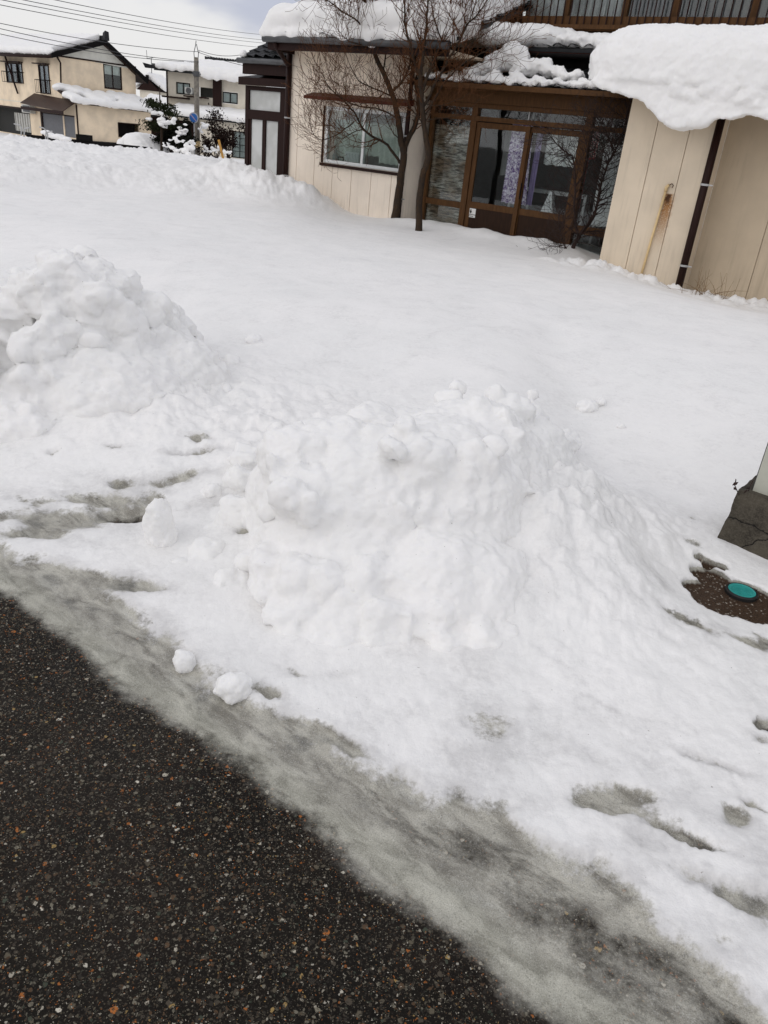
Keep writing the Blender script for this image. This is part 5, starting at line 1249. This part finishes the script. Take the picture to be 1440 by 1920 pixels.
MB().hexa([(-.195, -.03, zc+.155), (-.155, -.03, zc+.195), (-.155, -.022, zc+.195), (-.195, -.022, zc+.155), (.155, -.03, zc-.195), (.195, -.03, zc-.155), (.195, -.022, zc-.155), (.155, -.022, zc-.195)]).build('slash', M['signslash'], d_)
a = DY(410, 262, 50.); b = DY(418, 296, 50.); t = tag(MB().tube([(b-a)*1.2, (b-a)*0], .07, 8).build('stake', M['yellow'], None), 'short yellow orange stake leaning in the snow right of the pole', 'stake'); t.location = a
lines = [((90, 0), (472, 66)), ((30, 0), (466, 75)), ((0, 2), (458, 80)), ((0, 12), (450, 88)), ((0, 45), (375, 107)), ((0, 55), (373, 126)), ((0, 65), (345, 125)), ((372, 104), (462, 103)), ((372, 108), (560, 140))]
nm = ['topmost wire, reaching the top edge of the photo', 'second wire from the top', 'third wire from the top', 'fourth wire from the top, lowest of the upper bundle', 'upper wire ending at the pole top', 'middle wire ending at the pole band', 'lowest wire crossing the gable and ending at the roof heater', 'level wire from the pole to the tan house', 'sagging wire from the pole toward the glazed porch']
for (a_, b_), l_ in zip(lines, nm):
    Ya, Yb = (40, 75) if a_[0] < 100 and b_[0] > 440 else (42, 58) if a_[0] < 100 else (58, 60)
    p, q = DY(*a_, Ya), DY(*b_, Yb); d = (q-p)
    if a_[0] < 100: p = p-d*.35
    if b_[0] > 440: q = q+d*.25
    P = [p+(q-p)*s_-np.array([0, 0, 1.])*(.35*4*s_*(1-s_)) for s_ in np.linspace(0, 1, 17)]
    P = [w+np.array([0, 0, .30]) for w in P]
    o = MB().tube([w-P[0] for w in P], .016, 5).build('overhead_wire', M['wire'], None, smooth=True); o.location = P[0]
    tag(o, l_, 'wire', 'overhead utility wires')

# ================================================================== PINE, BUSHES
def leaves(m, c, r, n, size, R, flat=.6):
    for k in range(n):
        p = np.array(c)+R.normal(0, .45, 3)*np.array([r[0], r[1], r[2]]); a = R.normal(0, 1, 3); a /= np.linalg.norm(a); b = np.cross(a, R.normal(0, 1, 3)); b /= np.linalg.norm(b)
        s_ = size*R.uniform(.6, 1.3); m.quad(p, p+a*s_*.5+b*s_*.25, p+a*s_, p+a*s_*.5-b*s_*.25)
R = np.random.default_rng(31)
pp = DY(303, 270, 54.); t = thing('pine_tree', (pp[0], pp[1], pp[2]-.4), 0, 'small cloud pruned pine with layered pads beside the annex', 'tree')
hp_ = DY(303, 160, 54.)[2]-pp[2]+.4; MB().tube([(0, 0, 0), (.05, 0, hp_*.5), (-.03, 0, hp_*.8), (0, 0, hp_)], [.10, .08, .04, .02], 7).build('trunk', M['bark'], t, smooth=True)
m = MB()
for px, py, rx in ((282, 190, .5), (292, 197, .6), (305, 203, .9), (316, 200, .6), (310, 212, .8), (318, 212, .5), (298, 232, 1.2), (316, 235, 1.0), (290, 240, .9), (288, 195, .4)):
    c = DY(px, py, 54.+R.uniform(-.6, .6))-np.array([pp[0], pp[1], pp[2]-.4]); leaves(m, c, (rx, .5, .16), int(320*rx), .16, R)
m.build('crown', M['needle'], t)
def bush(px, py, Y, rx, rz_, label, mat='leafdk', n=900, group='snowy garden bushes'):
    p = DY(px, py, Y); g = gh(p[0], p[1]); t = thing('bush', (p[0], p[1], g-.1), 0, label, 'bush', group)
    c = np.array([0, 0, p[2]-g+.1]); b = MB()
    for k in range(9): e = c+R.normal(0, .35, 3)*[rx, .6, rz_]; b.tube([(R.normal(0, .1), 0, 0), e*.55+[0, 0, 0], e], [.035, .025, .01], 5)
    b.build('stems', M['barkdark'], t)
    m = MB()
    for k in range(16): leaves(m, c+R.normal(0, .42, 3)*[rx, .7, rz_], (rx*.34, .4, rz_*.34), n//16, .15, R)
    m.build('crown', M[mat], t); return t
bush(305, 258, 55., .8, .6, 'dark evergreen bush under the pine', n=2200); bush(322, 252, 55., .9, .8, 'dark bush right of the pine trunk below the snowy shed'); bush(345, 250, 54., .8, .9, 'dark leafy bush left of the blue sign', n=1400); bush(350, 268, 53, .6, .5, 'low dark bush by the foot of the blue sign')
bush(405, 255, 57., 1.5, 1.2, 'large brownish bush right of the utility pole', 'leafrd', 2600); bush(428, 268, 58., .9, .8, 'brown bush by the ground floor window of the pale house', 'leafrd', 1100); bush(390, 272, 57., .7, .5, 'low brown bush between the pole and the yellow stake', 'leafrd', 700)
for i, (px, py, Y, r, l_) in enumerate(((330, 262, 52., .45, 'clump of snow on the dark bushes left of the sign'), (345, 280, 51., .75, 'large white lump of snow resting in the branches below the sign'), (303, 225, 53.5, .8, 'flat pad of snow on the pine pads'), (340, 245, 53.5, .6, 'snow lying on the bush behind the sign'), (378, 238, 56., .5, 'snow bag shaped lump beside the pole'), (390, 280, 55., .45, 'low lump of snow right of the pole foot'), (405, 282, 55, .4, 'low lump of snow at the foot of the yellow stake'), (314, 272, 51.5, .3, 'small lump of snow in the dark bush under the pine'), (358, 268, 52, .35, 'small lump of snow right of the sign post'), (424, 286, 54., .35, 'small lump of snow below the brown bush'))):
    p = DY(px, py, Y-.3); bl = [(tuple(p+R.normal(0, .42, 3)*[r, .3, r*.6]), (r*.24, r*.3, r*.14), R.uniform(0, 3), .45) for k in range(12)]
    tag(snowbody('snow_lump', bl, .045, M['snow_far'], 1, ((3., .06),)), l_, 'snow lump', 'lumps of snow caught on the bushes')
# dark ground line under the bushes
p = DY(300, 285, 49.5)
# ================================================================== WORLD, SUN, CAMERA
w = bpy.data.worlds.new('World'); S.world = w; w.use_nodes = True; nt = w.node_tree; nt.nodes.clear()
N = lambda k: nt.nodes.new('ShaderNode'+k); Lk = nt.links.new
SUN_EL, SUN_AZ = 33., -132.
sky = N('TexSky'); sky.sky_type = 'NISHITA'; sky.sun_disc = False; sky.sun_elevation = rad(SUN_EL); sky.sun_rotation = rad(SUN_AZ); sky.air_density = 1.; sky.dust_density = 2.
tc = N('TexCoord'); mp = N('Mapping'); mp.inputs['Scale'].default_value = (1, 1, 2.6); Lk(tc.outputs['Generated'], mp.inputs['Vector'])
nz = N('TexNoise'); nz.inputs['Scale'].default_value = 3.2; nz.inputs['Detail'].default_value = 5; nz.inputs['Roughness'].default_value = .5; Lk(mp.outputs[0], nz.inputs['Vector'])
mr = N('MapRange'); mr.interpolation_type = 'SMOOTHSTEP'; mr.inputs[1].default_value = .40; mr.inputs[2].default_value = .56; Lk(nz.outputs['Fac'], mr.inputs[0])
cm = N('Mix'); cm.data_type = 'RGBA'; cm.inputs[6].default_value = (5.0, 5.2, 6.2, 1); cm.inputs[7].default_value = (8.1, 8.0, 8.0, 1); Lk(mr.outputs[0], cm.inputs[0])
mx = N('Mix'); mx.data_type = 'RGBA'; mx.inputs[0].default_value = .90; Lk(sky.outputs[0], mx.inputs[6]); Lk(cm.outputs[2], mx.inputs[7])
bg = N('Background'); bg.inputs[1].default_value = .10; Lk(mx.outputs[2], bg.inputs[0]); wo = N('OutputWorld'); Lk(bg.outputs[0], wo.inputs[0])
sd = bpy.data.lights.new('sun', 'SUN'); sd.energy = .62; sd.angle = rad(75); sd.color = (1, .965, .92); so = bpy.data.objects.new('sun', sd); COL.objects.link(so)
dv = Vector((math.sin(rad(SUN_AZ))*math.cos(rad(SUN_EL)), math.cos(rad(SUN_AZ))*math.cos(rad(SUN_EL)), math.sin(rad(SUN_EL))))
so.rotation_euler = dv.to_track_quat('Z', 'Y').to_euler(); so.location = (0, 0, 30)
cd = bpy.data.cameras.new('camera'); co_ = bpy.data.objects.new('camera', cd); COL.objects.link(co_)
cd.sensor_fit = 'VERTICAL'; cd.sensor_height = 24; cd.sensor_width = 18; cd.lens = 24*F/1920; cd.clip_start = .05; cd.clip_end = 3000
mt = Matrix([[*RR], [*UU], [*(-fw)]]).transposed(); co_.matrix_world = Matrix.Translation(CAM.tolist()) @ mt.to_4x4()
S.camera = co_
S.view_settings.view_transform = 'Standard'; S.view_settings.look = 'None'; S.view_settings.exposure = .13; S.view_settings.gamma = 1
S.cycles.max_bounces = 8; S.cycles.transparent_max_bounces = 12; S.cycles.use_denoising = True
